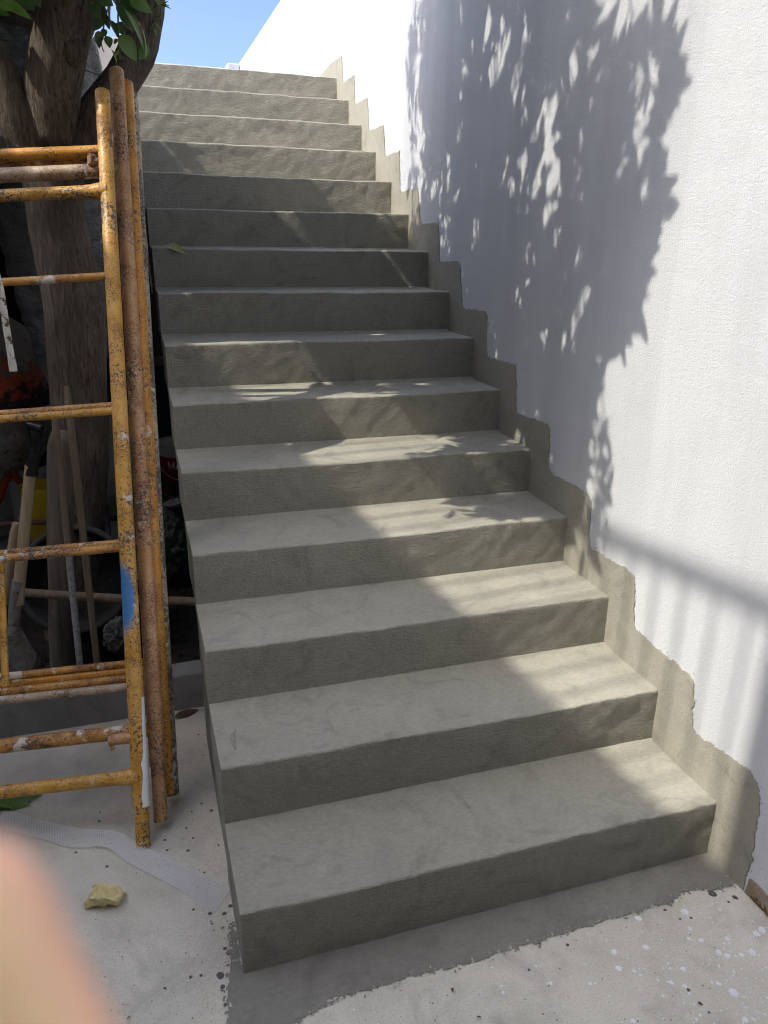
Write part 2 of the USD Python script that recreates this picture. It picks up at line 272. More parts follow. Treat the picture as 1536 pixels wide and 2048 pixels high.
def leafmat(name, c0, c1, tr, trans=.3):
    return MT(name, {'g': ('geometry', {}), 'n': ('noise_texture', {'scale': 9, 'detail': 3}), 'r': ('rgb_ramp', {'ramp': [(.3, c0), (.7, c1)]}),
        'p': ('principled_bsdf', {'roughness': .38, 'specular_ior_level': .45}), 't': ('translucent_bsdf', {'color': tr}), 'm': ('mix_closure', {'fac': trans})},
        [('g.position', 'n.vector'), ('n.fac', 'r.fac'), ('r.color', 'p.base_color'), ('p.BSDF', 'm.closure1'), ('t.BSDF', 'm.closure2')], surface='m.closure')
M_LEAF = leafmat('leaf_green', (.028, .06, .018), (.06, .115, .03), (.10, .2, .03))
M_LEAF2 = leafmat('leaf_fresh', (.065, .14, .03), (.13, .22, .055), (.16, .28, .04))
M_DRY = leafmat('leaf_dry', (.30, .30, .13), (.44, .42, .20), (.3, .28, .1), .2)
M_BROWNLEAF = leafmat('leaf_brown', (.07, .047, .028), (.12, .085, .05), (.03, .02, .01), .1)
def woodmat(name, c0, c1, sc=(1, 1, .08)): return noisy(name, c0, c1, 60, .75, .35, 90, .003, stretch=sc, lo=.3, hi=.7)
M_WOOD = woodmat('pale_ash_wood', (.30, .225, .135), (.42, .33, .215))
M_WOOD2 = woodmat('grey_brown_wood', (.15, .115, .08), (.235, .185, .13))
M_LOG = noisy('weathered_post_wood', (.075, .062, .05), (.15, .13, .108), 40, .9, .7, 70, .006, stretch=(1, 1, .1), c2=(.24, .215, .18), s2=60, t2=.66)
M_BLACKPL = noisy('black_handle_plastic', (.006, .006, .008), (.012, .012, .014), 20, .32, .2, c2=(.35, .34, .32), s2=120, t2=.7)
M_BLADE = noisy('cement_dusty_steel', (.13, .12, .105), (.24, .225, .2), 22, .8, .5, 60, .004, c2=(.07, .055, .04), s2=60, t2=.6)
M_GREYROD = noisy('splashed_steel_rod', (.23, .225, .225), (.38, .375, .375), 70, .7, .5, 200, .002, c2=(.1, .08, .065), s2=90, t2=.58)
M_WHITEROD = noisy('rusty_white_rod', (.5, .48, .42), (.62, .6, .54), 20, .6, .4, c2=(.10, .05, .02), s2=38, t2=.55)
M_RED = noisy('worn_red_paint', (.23, .026, .014), (.34, .045, .022), 9, .5, .3, c2=(.06, .03, .02), s2=20, t2=.6)
M_MIXER = MT('caked_red_drum', {'g': ('geometry', {}), 'n': ('noise_texture', {'scale': 14, 'detail': 7, 'roughness': .7}), 'sep': ('separate_xyz', {}), 'mz': ('map_range', {'from_min': .93, 'from_max': 1.13, 'to_min': -.16, 'to_max': .2, 'clamp': True}),
    'ad': ('math', {'math_type': 'add'}), 'r': ('rgb_ramp', {'ramp': [(.36, (.04, .02, .014)), (.42, (.52, .08, .03)), (.50, (.38, .075, .045)), (.56, (.13, .105, .095)), (.66, (.28, .235, .215))]}), 'bp': ('bump', {'strength': .5, 'distance': .006}), 'p': ('principled_bsdf', {'roughness': .75})},
    [('g.position', 'n.vector'), ('g.position', 'sep.vector'), ('sep.z', 'mz.value'), ('n.fac', 'ad.value1'), ('mz.result', 'ad.value2'), ('ad.value', 'r.fac'), ('r.color', 'p.base_color'), ('n.fac', 'bp.height'), ('bp.normal', 'p.normal')], surface='p.BSDF')
M_CAKED = noisy('dried_cement_crust', (.17, .155, .135), (.34, .32, .285), 12, .9, .8, 40, .012, c2=(.05, .04, .032), s2=34, t2=.6)
M_DARK = noisy('greasy_dark_iron', (.012, .011, .01), (.03, .027, .024), 20, .6, .5)
M_RUBBER = noisy('black_rubber', (.018, .017, .017), (.035, .033, .032), 12, .7, .4, c2=(.12, .11, .1), s2=50, t2=.64)
M_TUBRIM = noisy('dusty_rubber_rim', (.028, .026, .024), (.055, .052, .048), 12, .8, .4)
M_YELLOW = noisy('yellow_plastic', (.44, .30, .02), (.55, .38, .03), 8, .4, .1)
M_WHITEPL = noisy('white_plastic', (.5, .5, .5), (.6, .6, .6), 6, .4, .1)
M_REDPL = noisy('red_label', (.27, .022, .026), (.34, .03, .03), 6, .35, .1)
M_GREENPL = noisy('green_crate_plastic', (.03, .085, .025), (.05, .12, .04), 8, .45, .1)
M_BLUEPL = noisy('blue_drum_plastic', (.012, .03, .075), (.02, .045, .1), 5, .4, .2, c2=(.1, .11, .13), s2=30, t2=.68)
M_BAG = noisy('grey_sheet_plastic', (.055, .057, .06), (.15, .153, .157), 7, .38, .8, 12, .05, stretch=(1, 1, 2.2), spec=.6, c2=(.3, .3, .3), s2=26, t2=.68)
M_POT = noisy('brown_pot_plastic', (.10, .075, .062), (.15, .115, .097), 5, .6, .3)
M_CLEARBAG = MT('clear_bag_film', {'g': ('geometry', {}), 'n': ('noise_texture', {'scale': 22, 'detail': 4, 'distortion': 1.5}), 'bp': ('bump', {'strength': .8, 'distance': .03}), 'p': ('principled_bsdf', {'base_color': (.16, .17, .17), 'roughness': .22, 'transmission_weight': .25, 'specular_ior_level': .7})},
    [('g.position', 'n.vector'), ('n.fac', 'bp.height'), ('bp.normal', 'p.normal')], surface='p.BSDF')
M_DARKBAG = noisy('dark_green_bag_film', (.012, .022, .02), (.045, .065, .058), 14, .25, .9, 20, .03, spec=.7, c2=(.2, .22, .22), s2=30, t2=.66)
M_PINK = noisy('faded_red_pipe', (.16, .065, .055), (.22, .095, .08), 10, .6, .2)
M_PLANK = noisy('grey_board', (.22, .215, .205), (.3, .295, .28), 10, .85, .4, stretch=(.2, 1, 1))
M_FOAM = noisy('yellow_foam', (.66, .54, .25), (.80, .70, .40), 30, .95, 1.0, 60, .012, c2=(.2, .14, .05), s2=70, t2=.63)
M_MESHTAPE = plain('fibreglass_mesh', (.78, .79, .8), .4)
M_SPOT = noisy('dark_cement_drip', (.085, .083, .075), (.12, .116, .105), 30, .8, .3)
M_SPLAT = plain('white_paint_drip', (.76, .77, .78), .6)
M_CABLE = plain('white_cord_plastic', (.6, .61, .61), .5)
M_WHITEPRINT = plain('white_print', (.6, .58, .56), .5)
M_BLACKPRINT = plain('black_print', (.012, .012, .014), .5)
M_SKIN = MT('skin', {'g': ('geometry', {}), 'n': ('noise_texture', {'scale': 38, 'detail': 3}), 'r': ('rgb_ramp', {'ramp': [(.38, (.90, .38, .28)), (.62, (.95, .62, .37))]}),
    'p': ('principled_bsdf', {'roughness': .5, 'specular_ior_level': .35, 'subsurface_weight': .3, 'subsurface_scale': .004, 'subsurface_radius': (1., .35, .2)})}, [('g.position', 'n.vector'), ('n.fac', 'r.fac'), ('r.color', 'p.base_color')], surface='p.BSDF')
M_NAIL = plain('nail', (.66, .42, .35), .3)

# ------------------------------------------------------------------ the ground
def sheet(poly, z, thick=.0): 
    v, f = trimesh.creation.triangulate_polygon(poly, engine='earcut'); return trimesh.Trimesh(np.c_[v, np.full(len(v), z)], f, process=False)
def B(x0, y0, x1, y1): return Polygon([(x0, y0), (x1, y0), (x1, y1), (x0, y1)])
obj('ground', sheet(B(-60, -60, 60, 60), 0), M_GROUND, kind='structure')
strip_poly = ragged([(-.115, -.7), (.004, -.7), (.004, 1.16), (-.15, 1.16), (-.135, .5)], .006, .01, 3)
obj('pavement', sheet(strip_poly, .0014), M_SCREED, kind='structure')
obj('soil', sheet(B(-2.6, 1.27, W - .01, 2.42), .006), M_SOIL, kind='structure')
pebbles = []
for i in range(420):
    m = trimesh.creation.icosphere(1, 1.0); m.vertices *= rng.uniform(.6, 1.2, (len(m.vertices), 1)) * rng.uniform(.004, .014)
    m.apply_translation([rng.uniform(-1.2, .3), rng.uniform(1.3, 2.35), .008]); pebbles.append(m)
obj('gravel', cat_(pebbles), M_SOIL, kind='stuff', label='loose pebbles and crumbs scattered over dark soil of planting bed', cat='gravel')
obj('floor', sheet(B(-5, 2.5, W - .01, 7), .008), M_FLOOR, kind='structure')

# kerb in front of the planting bed, and the low one behind it
t = thing('kerb', 'low grey cement kerb behind the scaffold frames edging the planting bed', 'kerb', (-.6, 1.17, 0))
kx = np.linspace(-2.6, .5, 100)
def kerb_mesh(xs, y0, y1, h, seed):
    prof = [(y0, 0), (y0, h * .5), (y0, h - .012), (y0 + .004, h - .004), (y0 + .012, h), ((y0 + y1) / 2, h), (y1 - .012, h), (y1, h - .012), (y1, 0)]
    V = np.array([[x, a, b] for x in xs for a, b in prof]); d = (meshkit.fbm(V * 9, 3, seed) - .5) * .012; V[:, 1] += d * (V[:, 2] > .01); V[:, 2] += d * (V[:, 2] > h * .7)
    n, k = len(xs), len(prof); i, j = np.meshgrid(np.arange(n - 1), np.arange(k - 1), indexing='ij')
    q = np.stack([i * k + j, (i + 1) * k + j, (i + 1) * k + j + 1, i * k + j + 1], -1).reshape(-1, 4)
    f = np.vstack([q[:, [0, 1, 2]], q[:, [0, 2, 3]]])
    e = (n - 1) * k
    f = np.vstack([f] + [[[0, a + 1, a]] for a in range(1, k - 1)] + [[[e, e + a, e + a + 1]] for a in range(1, k - 1)])
    return trimesh.Trimesh(V, f, process=False)
obj('upstand', kerb_mesh(kx, 1.17, 1.275, .147, 5), M_KERB, t, smooth=40)
t = thing('kerb', 'pale cement kerb at the back of the bed beside the shovel handle', 'kerb', (-1.5, 2.43, 0))
obj('upstand', kerb_mesh(np.linspace(-2.6, -.5, 60), 2.40, 2.52, .13, 8), M_KERB, t, smooth=40)

# ------------------------------------------------------------------ the right-hand wall with its painted band
wall = thing('white_wall', 'tall white rendered wall beside the stairs carrying the leaf shadows', 'wall', (W + .1, 1.5, 0))
obj('render_face', box(W, W + .22, -6, 8.95, -.1, 3.6), M_WALL, wall)
band = [(4.734, 2.79), (4.435, 2.806), (4.112, 2.805), (4.076, 2.641), (3.811, 2.639), (3.786, 2.475), (3.513, 2.468), (3.476, 2.287), (3.192, 2.285), (3.156, 2.122), (2.902, 2.121), (2.88, 1.916), (2.605, 1.926), (2.538, 1.752), (2.295, 1.748), (2.264, 1.57), (2.012, 1.581), (1.964, 1.376), (1.695, 1.387), (1.674, 1.199), (1.396, 1.201), (1.367, 1.013), (1.096, 1.022), (1.073, .847), (.779, .846), (.754, .661), (.485, .671), (.462, .496), (.164, .478), (.141, .324), (-.082, .35), (-.122, .325), (-.135, .295), (-.147, .075), (-.140, -.03)]
band += [(-.02, -.03)] + [(n * TD + .05, n * H - .12) for n in range(1, 15)] + [(4.6, 2.6)]
bq = Polygon(band).buffer(0); low = bq.intersection(B(-1, -1, 2.62, 3)).buffer(-.03).buffer(.058).buffer(-.028).union(bq.intersection(B(2.55, -1, 6, 4)))
bp = ragged(list(max(getattr(low, 'geoms', [low]), key=lambda x: x.area).exterior.coords)[:-1], .009, .006, 11)
bm = extrude(bp, .0035); bm.vertices = np.c_[W - .0035 + .003 - bm.vertices[:, 2] * 1.0, bm.vertices[:, 0], bm.vertices[:, 1]]; bm.invert()
drips = []
for i in range(150):                                                  # brush flecks along the band's edge
    k = rng.integers(0, 34); a, b = np.array(band[k]), np.array(band[k + 1]); c = a + (b - a) * rng.uniform() + rng.normal(0, .009 if i < 110 else .05, 2)
    if bp.contains(Point(c)): continue
    e = extrude(affinity.scale(Point(c).buffer(rng.uniform(.0008, .0022), 3), rng.uniform(.5, 1.5), rng.uniform(.6, 2)), .002)
    e.vertices = np.c_[W - e.vertices[:, 2] + .0005, e.vertices[:, 0], e.vertices[:, 1]]; e.invert(); drips.append(e)
obj('painted_band', cat_([bm] + drips), M_BAND, wall, label='stepped grey cement band painted along the stairs')
obj('mortar_fillet', extrude(ragged([(-1.6, 0), (-.15, 0), (-.152, .052), (-.6, .045), (-1.6, .05)], .006, .012, 21), .006).apply_transform(np.array([[0, 0, -1, W], [1, 0, 0, 0], [0, 1, 0, .004], [0, 0, 0, 1.]])), M_MORTAR, wall, label='bare brown mortar strip at the foot of the wall')
back = thing('parapet_wall', 'white parapet wall closing the landing against the sky', 'wall', (.6, 8.8, 2.7))
obj('upstand', box(-1.2, W - .003, 8.75, 8.9, 2.2, 3.505), M_WALL, back)
obj('coping', box(-1.2, W - .004, 8.735, 8.915, 3.508, 3.535, .006), M_WALL, back)
obj('pier', box(1.19, W - .005, 8.70, 8.95, 2.2, 3.585, .01), M_WALL, back)

# ------------------------------------------------------------------ the staircase
st = thing('staircase', 'plain cement staircase of fifteen steps climbing beside the white wall', 'staircase', (W / 2, 0, 0))
def step_mesh(n):
    """One step: a swept profile of riser, worn nosing and tread, roughened by hand-plastering."""
    y0, z0, z1 = (n - 1) * TD, (n - 1) * H, n * H
    deep = TD if n < NS else .42
    b = .008
    prof = [(y0, z0 + .0)] + [(y0, z0 + k * (H - b) / 9) for k in range(1, 10)]
    prof += [(y0 + b - b * math.cos(a), z1 - b + b * math.sin(a)) for a in np.radians((25, 50, 72, 90))]
    prof += [(y0 + b + k * (deep - b) / 12, z1) for k in range(1, 13)]
    k = len(prof); xs = np.r_[np.linspace(-.003, .05, 8), np.linspace(.07, W - .04, 120), np.linspace(W - .03, W - .001, 6)]
    V = np.array([[x, a, c] for x in xs for a, c in prof]).reshape(len(xs), k, 3)
    P = V.copy()
    q = V * [7, 7, 7] + n * 13.7
    d1 = (meshkit.fbm(q, 4, 3 * n) - .5) * .0075; d2 = (meshkit.fbm(V * [22, 30, 30] + n * 5, 3, 9) - .5) * .006
    isr = (np.arange(k) < 10) * 1.; ist = (np.arange(k) >= 14) * 1.; isn = 1 - isr - ist
    edge = (meshkit.fbm(np.stack([V[..., 0] * 4, V[..., 0] * 0 + n, V[..., 0] * 0], -1), 4, 77) - .5) * .012
    fade = np.ones(k); fade[0] = .5; fade[-1] = .2
    P[..., 1] += (-(d1 + d2) * (isr + isn) * fade)
    P[..., 2] += ((d1 * .8 + d2 * .6) * (ist * fade + isn)) + edge * (isn + ist * np.clip(1 - (np.arange(k) - 13) / 4, 0, 1))
    P[:, 0, 2] -= .004
    # trowel wash where tread meets the riser behind: a soft fillet
    f = np.clip((np.arange(k) - (k - 3)) / 2., 0, 1) ** 2 * (n < NS)
    P[..., 2] += f * .009
    V = P.reshape(-1, 3); m = len(xs)
    i, j = np.meshgrid(np.arange(m - 1), np.arange(k - 1), indexing='ij')
    qd = np.stack([i * k + j, (i + 1) * k + j, (i + 1) * k + j + 1, i * k + j + 1], -1).reshape(-1, 4)
    F_ = np.vstack([qd[:, [0, 1, 2]], qd[:, [0, 2, 3]]])
    # closed underneath and at both ends
    bl, br = len(V), len(V) + 1
    V = np.vstack([V, [[-.003, y0 + deep, z0 - .004], [W - .001, y0 + deep, z0 - .004]]]); e = (m - 1) * k
    for a in range(k - 1):
        F_ = np.vstack([F_, [[bl, a + 1, a], [br, e + a, e + a + 1]]])
    F_ = np.vstack([F_, [[bl, 0, br], [0, e, br], [bl, br, k - 1], [k - 1, br, e + k - 1]]])
    return trimesh.Trimesh(V, F_, process=False)
for n in range(1, NS + 1): obj('step', step_mesh(n), M_STAIR, st, smooth=50)
zig = [(.004, 0.002)]
for n in range(1, NS): zig += [(n * TD + .004, (n - 1) * H - .002), (n * TD + .004, n * H - .004)]
zig[1] = (TD + .004, .002)
sl = [(NS * TD + .1, 14 * H - .004), (NS * TD + .1, 2.38), (4.3, 2.38), (.96, .594 * .96 - .16), (.955, .002)]
zig = Polygon(zig + sl).buffer(0)
sm = extrude(zig, W - .004); sm.vertices = np.c_[sm.vertices[:, 2] + .0015, sm.vertices[:, 0], sm.vertices[:, 1]]
sm.fix_normals(); obj('flight_slab', sm, M_STAIR, st)
ap = ragged([(-.035, .012), (-.05, -.06), (-.062, -.2), (.03, -.175), (.1, -.15), (.225, -.127), (.413, -.123), (.513, -.133), (.61, -.126), (.823, -.122), (1.052, -.118), (1.12, -.122), (1.17, -.098), (1.2, -.104), (1.259, -.12), (1.334, -.118), (1.334, .02), (-.004, .02), (-.006, .16), (-.022, .15)], .008, .0035, 31)
apd = [ap]
ring = ap.exterior
for i in range(900):                                                  # dry-brush islands and gaps along the outline
    c = np.array(ring.interpolate(rng.uniform(0, ring.length)).coords[0])
    if c[1] > -.05 and c[0] > 0: continue
    dot = affinity.rotate(affinity.scale(Point(c + rng.normal(0, .006, 2)).buffer(rng.uniform(.0008, .0035), 2), rng.uniform(.8, 2.2), 1), rng.uniform(0, 180))
    apd[0] = apd[0].difference(dot) if i % 2 else apd[0].union(dot)
apx = apd[0].buffer(0)
am = cat_([sheet(g, .0028) for g in getattr(apx, 'geoms', [apx]) if g.area > 1e-7]); obj('cement_apron', am, M_APRON, st, label='grey cement wash brushed on the ground before the bottom step')
lm = box(-.003, W - .002, 15 * TD - .03, 8.74, 2.52, 2.694)
obj('landing', lm, M_STAIR, st)
# trowel ridges: thin raised cement smears left on the treads
def smear(pts, z, wd, h, seed):
    pts = smoothpath(np.array([[a, b, z] for a, b in pts]), 14); n = len(pts); V = []
    t_ = np.gradient(pts, axis=0); t_ /= np.linalg.norm(t_, axis=1, keepdims=True); s = np.c_[-t_[:, 1], t_[:, 0], 0 * t_[:, 0]]
    for i in range(n):
        w_ = wd * math.sin(math.pi * (i + .5) / n) ** .6
        for a, hh in ((-1, -.001), (-.4, h * .5), (.1, h), (.45, h * .6), (.6, -.001)): V.append(pts[i] + s[i] * a * w_ + [0, 0, hh])
    i, j = np.meshgrid(np.arange(n - 1), np.arange(4), indexing='ij'); q = np.stack([i * 5 + j, (i + 1) * 5 + j, (i + 1) * 5 + j + 1, i * 5 + j + 1], -1).reshape(-1, 4)
    return trimesh.Trimesh(np.array(V), np.vstack([q[:, [0, 1, 2]], q[:, [0, 2, 3]]]), process=False)
def tread_px(px, n): return [tuple(G(q, n * H)[:2]) for q in px]
for px, n, wd, h in (([(897, 1562), (905, 1575), (918, 1592), (940, 1618)], 1, .014, .007), ([(560, 1690), (580, 1685), (620, 1682), (660, 1676)], 1, .018, .005), ([(820, 1745), (838, 1725), (850, 1708)], 1, .011, .0045),
                     ([(470, 1460), (466, 1478), (472, 1500)], 2, .009, .005), ([(700, 1425), (712, 1417), (722, 1420)], 2, .010, .005), ([(1060, 1540), (1110, 1520), (1180, 1512)], 1, .012, .003)):
    obj('trowel_mark', smear(tread_px(px, n), n * H, wd, h, 0), M_STAIR, st, smooth=True)

# ------------------------------------------------------------------ scaffold frames leaning on the tree
fv = np.array([.97994, -.18816, .0657]); fv /= np.linalg.norm(fv)
fu = np.array([.0291, .46114, .88685]); fu -= fv * (fu @ fv); fu /= np.linalg.norm(fu)
fg = np.array([-.2243, .5003, 0.]); fn = np.cross(fu, fv); fn /= np.linalg.norm(fn); fn = fn if fn[1] > 0 else -fn    # fn points back, away from the camera
def onframe(q, k):
    o = fg + fn * k; d = ray(q); return CAM + d * (((o - CAM) @ fn) / (d @ fn))
blue_c = onframe((244, 1195), -.012)
M_SC = [scaffold('enamel_yellow', (.50, .25, .03), (.60, .34, .08), .53, .84, .60, rust=(.11, .05, .022), blue=(blue_c, (26, 9.5, 9.5))),
        scaffold('enamel_rusty', (.42, .215, .085), (.52, .32, .16), .45, .86, .62, rust=(.13, .065, .038)),
        scaffold('enamel_orange', (.52, .22, .02), (.58, .28, .045), .52, .87, .63),
        scaffold('enamel_plastered', (.37, .29, .18), (.47, .40, .28), .50, .78, .60),
        scaffold('enamel_rail_rust', (.46, .21, .035), (.54, .28, .07), .475, .835, .565),
        scaffold('enamel_crusted', (.34, .25, .165), (.45, .36, .27), .50, .87, .575)]
def post_ends(top, bot, k): return onframe(top, k), onframe(bot, k)
def make_frame(label, k, top, bot, mat, joint, rails, r=.0238, spig=.0205, left=1.02, mats=None, strut=None):
    a, b = onframe(bot, k), onframe(top, k); d = (b - a) / np.linalg.norm(b - a)
    joint = 0 if joint is None else (onframe(joint, k) - a) @ d
    t = thing('scaffold_frame', label, 'scaffold frame', a, group='scaffold frames stacked against the tree')
    for side, off in (('r', 0), ('l', -fv * left)):
        A, Bp = a + off, b + off; J = A + d * joint
        n = 24; pts = np.linspace(J, Bp, n)
        m = tube(pts, r, 20, wob=(.0012, 24), seed=int(k * 1000)); cap = trimesh.creation.icosphere(2, r * .985); cap.apply_transform(np.diag([1, 1, .35, 1])); cap.apply_transform(trimesh.geometry.align_vectors([0, 0, 1], d)); cap.apply_translation(Bp)
        obj('post', cat_([m, cap]), mat, t, smooth=40)
        if joint > 0: obj('spigot', tube(np.linspace(A, J + d * .02, 6), spig, 18), mat, t, smooth=40)
    for (px, rr, flare, mt) in rails:
        P = onframe(px, k + (0)); s = (P - a) @ d
        R_, L_ = a + d * s, a + d * s - fv * left
        lean = None
        n = 40; pts = np.linspace(L_, R_, n); rad = np.full(n, rr)
        if flare:
            rad = rr * (1 + .45 * np.exp(-((np.arange(n) - n + 1) / 1.6) ** 2) + .45 * np.exp(-(np.arange(n) / 1.6) ** 2))
        obj('rail', tube(pts, rad, 16, wob=(.002, 30), seed=int(px[1])), mt or mat, t, smooth=50)
    return t, a, d
RR = M_SC[4]
fA, aA, dA = make_frame('yellow scaffold frame nearest the camera with blue spray patch on its post', 0, (205, 185), (287, 1692), M_SC[0], (283, 1613),
    [((110, 386), .0195, True, None), ((110, 558), .0125, False, RR), ((110, 830), .0125, False, None), ((110, 1107), .0125, False, RR), ((110, 1571), .0195, True, None)])
fB, aB, dB = make_frame('rusty brown scaffold frame second from the front of the stack', .05, (233, 142), (322, 1642), M_SC[1], (318, 1531),
    [((110, 346), .0235, False, M_SC[5]), ((110, 820), .0125, False, RR), ((110, 1098), .0125, False, RR), ((110, 1480), .0215, False, RR), ((110, 1389), .0125, False, M_SC[5])])
fC, aC, dC = make_frame('orange scaffold frame third in the stack mostly hidden behind rusty one', .095, (252, 168), (333, 1588), M_SC[2], None,
    [((110, 306), .0205, False, None), ((110, 1372), .0125, False, RR)])
fD, aD, dD = make_frame('plaster-splashed scaffold frame at the back of the stack nearest the stairs', .14, (262, 190), (343, 1590), M_SC[3], None,
    [((110, 328), .0195, False, RR), ((110, 1357), .0125, False, M_SC[2]), ((110, 1342), .0125, False, RR)])
# a run of white paint down the right side of the front post
n_ = 70; sA, sB = (onframe((287, 1612), 0) - aA) @ dA, (onframe((268, 1395), 0) - aA) @ dA
e1 = fv - dA * (fv @ dA); e1 /= np.linalg.norm(e1); e2 = np.cross(dA, e1); e2 = e2 if e2[1] < 0 else -e2
V = []
for i in range(n_):
    q_ = i / (n_ - 1); s_ = sA + (sB - sA) * q_; wl = math.radians(28 + 34 * (1 - q_) ** .8 + 34 * (meshkit.fbm(np.array([[s_ * 26, 0, 0]]), 4, 3)[0] - .35) * (1 - q_ * .6))
    for k in range(7):
        a_ = -.5 + (wl + .5) * k / 6; V.append(aA + dA * s_ + (e1 * math.cos(a_) + e2 * math.sin(a_)) * .0247)
i, j = np.meshgrid(np.arange(n_ - 1), np.arange(6), indexing='ij'); q_ = np.stack([i * 7 + j, (i + 1) * 7 + j, (i + 1) * 7 + j + 1, i * 7 + j + 1], -1).reshape(-1, 4)
obj('paint_run', trimesh.Trimesh(np.array(V), np.vstack([q_[:, [0, 1, 2]], q_[:, [0, 2, 3]]]), process=False), M_SPLAT, fA, smooth=True, label='white paint run down the right side of the post')
# the ladder strut of the front frames, the stub coupling and the hanging brace hook
s1, s2 = onframe((1, 1110), .05), onframe((11, 1372), .05)
obj('strut', tube(np.linspace(s1, s2, 12), .011, 14, wob=(.001, 30)), M_SC[0], fB, smooth=40)
obj('strut', tube(np.linspace(s1 - fv * .42, s2 - fv * .42, 12), .011, 14, wob=(.001, 30)), M_SC[0], fB, smooth=40)
c0 = onframe((232, 1479), -.004); obj('coupling', cat_([rod(c0 - fv * .02, c0 + fv * .05, .016, 14), rod(c0 - fu * .03 - fv * .012, c0 - fv * .012, .006, 8)]), M_SC[1], fA, smooth=40)
c0 = onframe((186, 322), .03); obj('clamp', cat_([box(-.016, .016, -.012, .012, -.02, .02, .004).apply_transform(trimesh.geometry.align_vectors([0, 0, 1], fu)).apply_translation(c0), rod(c0, c0 + fv * .05, .009, 10)]), M_SC[1], fB)
wp = [Y(q, 1.15) for q in ((-8, 545), (2, 585), (12, 650), (27, 742))]
t = thing('brace_rod', 'rusty white brace rod hanging left of the tree trunk', 'rod', wp[-1])
obj('bar', tube(smoothpath(wp, 14), np.r_[np.full(12, .0098), .0115, .0115], 12), M_WHITEROD, t, smooth=40)
obj('end_pin', rod(wp[-1] - [0, 0, .012], wp[-1] - [0, 0, -.004], .0075, 10), M_DARK, t)

# ------------------------------------------------------------------ the tree
TY = 1.93
tree = thing('tree', 'broad-leaved tree with ribbed brown trunk forking behind the scaffold frames', 'tree', (Y((150, 1330), TY)[0], TY, 0))
tr = [Y(q, TY) for q in ((150, 1395), (152, 1200), (160, 1000), (160, 850), (156, 720), (146, 600), (128, 500), (112, 420), (104, 330), (104, 255))]
tr_r = [.16, .128, .108, .108, .112, .112, .108, .105, .112, .05]
tp = smoothpath(np.c_[np.array(tr), tr_r], 60)
tm = tube(tp[:, :3], tp[:, 3], 40)
def lumps(m, seed, amp=.022, sc=8):
    v = m.vertices; m.vertices = v + m.vertex_normals * ((meshkit.fbm(v * [sc, sc, sc * .45], 4, seed) - .5) * amp)[:, None]; return m
tm = lumps(tm, 4, .034)
kn = Y((196, 590), TY - .07); d_ = np.linalg.norm(tm.vertices - kn, axis=1); tm.vertices += np.array([.6, -.35, .1]) * (.05 * np.exp(-(d_ / .055) ** 2))[:, None]
d2_ = np.linalg.norm(tm.vertices - (kn + [.012, -.05, -.03]), axis=1); tm.vertices -= np.array([.3, -.9, 0]) * (.03 * np.exp(-(d2_ / .022) ** 2))[:, None]
obj('trunk', tm, M_BARK, tree, smooth=True)
def limb(pxs, ys, rs, seed, n=40, extra=()):
    P = [Y(q, y) for q, y in zip(pxs, ys)] + [np.array(e) for e in extra]
    pp = smoothpath(np.c_[np.array(P), rs], n); m = lumps(tube(pp[:, :3], pp[:, 3], 28), seed, .016, 10); obj('limb', m, M_BARK, tree, smooth=True); return pp
l1 = limb([(108, 300), (103, 240), (104, 180), (116, 90), (130, 10)], [1.93, 1.92, 1.9, 1.88, 1.85], [.10, .098, .097, .096, .092, .07, .045], 1, extra=[(-.22, 1.66, 3.05), (-.35, 1.5, 3.8)])
l2 = limb([(140, 330), (172, 268), (212, 205), (250, 150), (275, 100), (292, 45), (300, -10)], [1.93, 1.95, 1.97, 2., 2.02, 2.03, 2.03], [.09, .078, .070, .066, .068, .062, .058, .045, .028], 2, extra=[(.0, 1.95, 3.1), (-.1, 1.8, 3.9)])
l3 = limb([(92, 325), (58, 285), (28, 225), (2, 160), (-40, 90)], [1.93, 1.92, 1.9, 1.9, 1.9], [.09, .078, .072, .07, .068, .055, .03], 3, extra=[(-.85, 1.8, 3.1), (-1.1, 1.5, 3.8)])
kb = Y((150, 105), 1.80); k_ = trimesh.creation.icosphere(3, .034); k_.vertices *= [1, .8, 1.15]; k_.apply_translation(kb); obj('knot', lumps(k_, 5, .012, 20), M_BARK, tree, smooth=True)

def leaf_geo(L, wd, fold=.25, curl=.35, n=6, tip=1.0):
    """A pointed leaf along +x, folded along its midrib and drooping at the tip."""
    s = np.linspace(0, 1, n + 1); w = wd * np.sin(np.pi * s ** .8) ** .8 * (1 - .25 * s); w[0] = wd * .04; w[-1] = 0
    x = L * s * (1 - .1 * curl * s); z = -curl * L * s ** 2 * .6
    V, F_ = [], []
    for i in range(n + 1): V += [[x[i], w[i], z[i] + fold * w[i]], [x[i], 0, z[i]], [x[i], -w[i], z[i] + fold * w[i]]]
    for i in range(n):
        a, b = 3 * i, 3 * i + 3
        F_ += [[a, a + 1, b + 1], [a, b + 1, b], [a + 1, a + 2, b + 2], [a + 1, b + 2, b + 1]]
    return np.array(V), np.array(F_)
def frame_of(d, roll):
    d = np.asarray(d, float) / np.linalg.norm(d); u = np.cross([0, 0, 1], d)
    u = np.array([0, 1., 0]) if np.linalg.norm(u) < 1e-3 else u / np.linalg.norm(u)
    v = np.cross(d, u); c, s = math.cos(roll), math.sin(roll)
    return np.stack([d, c * u + s * v, -s * u + c * v], 1)
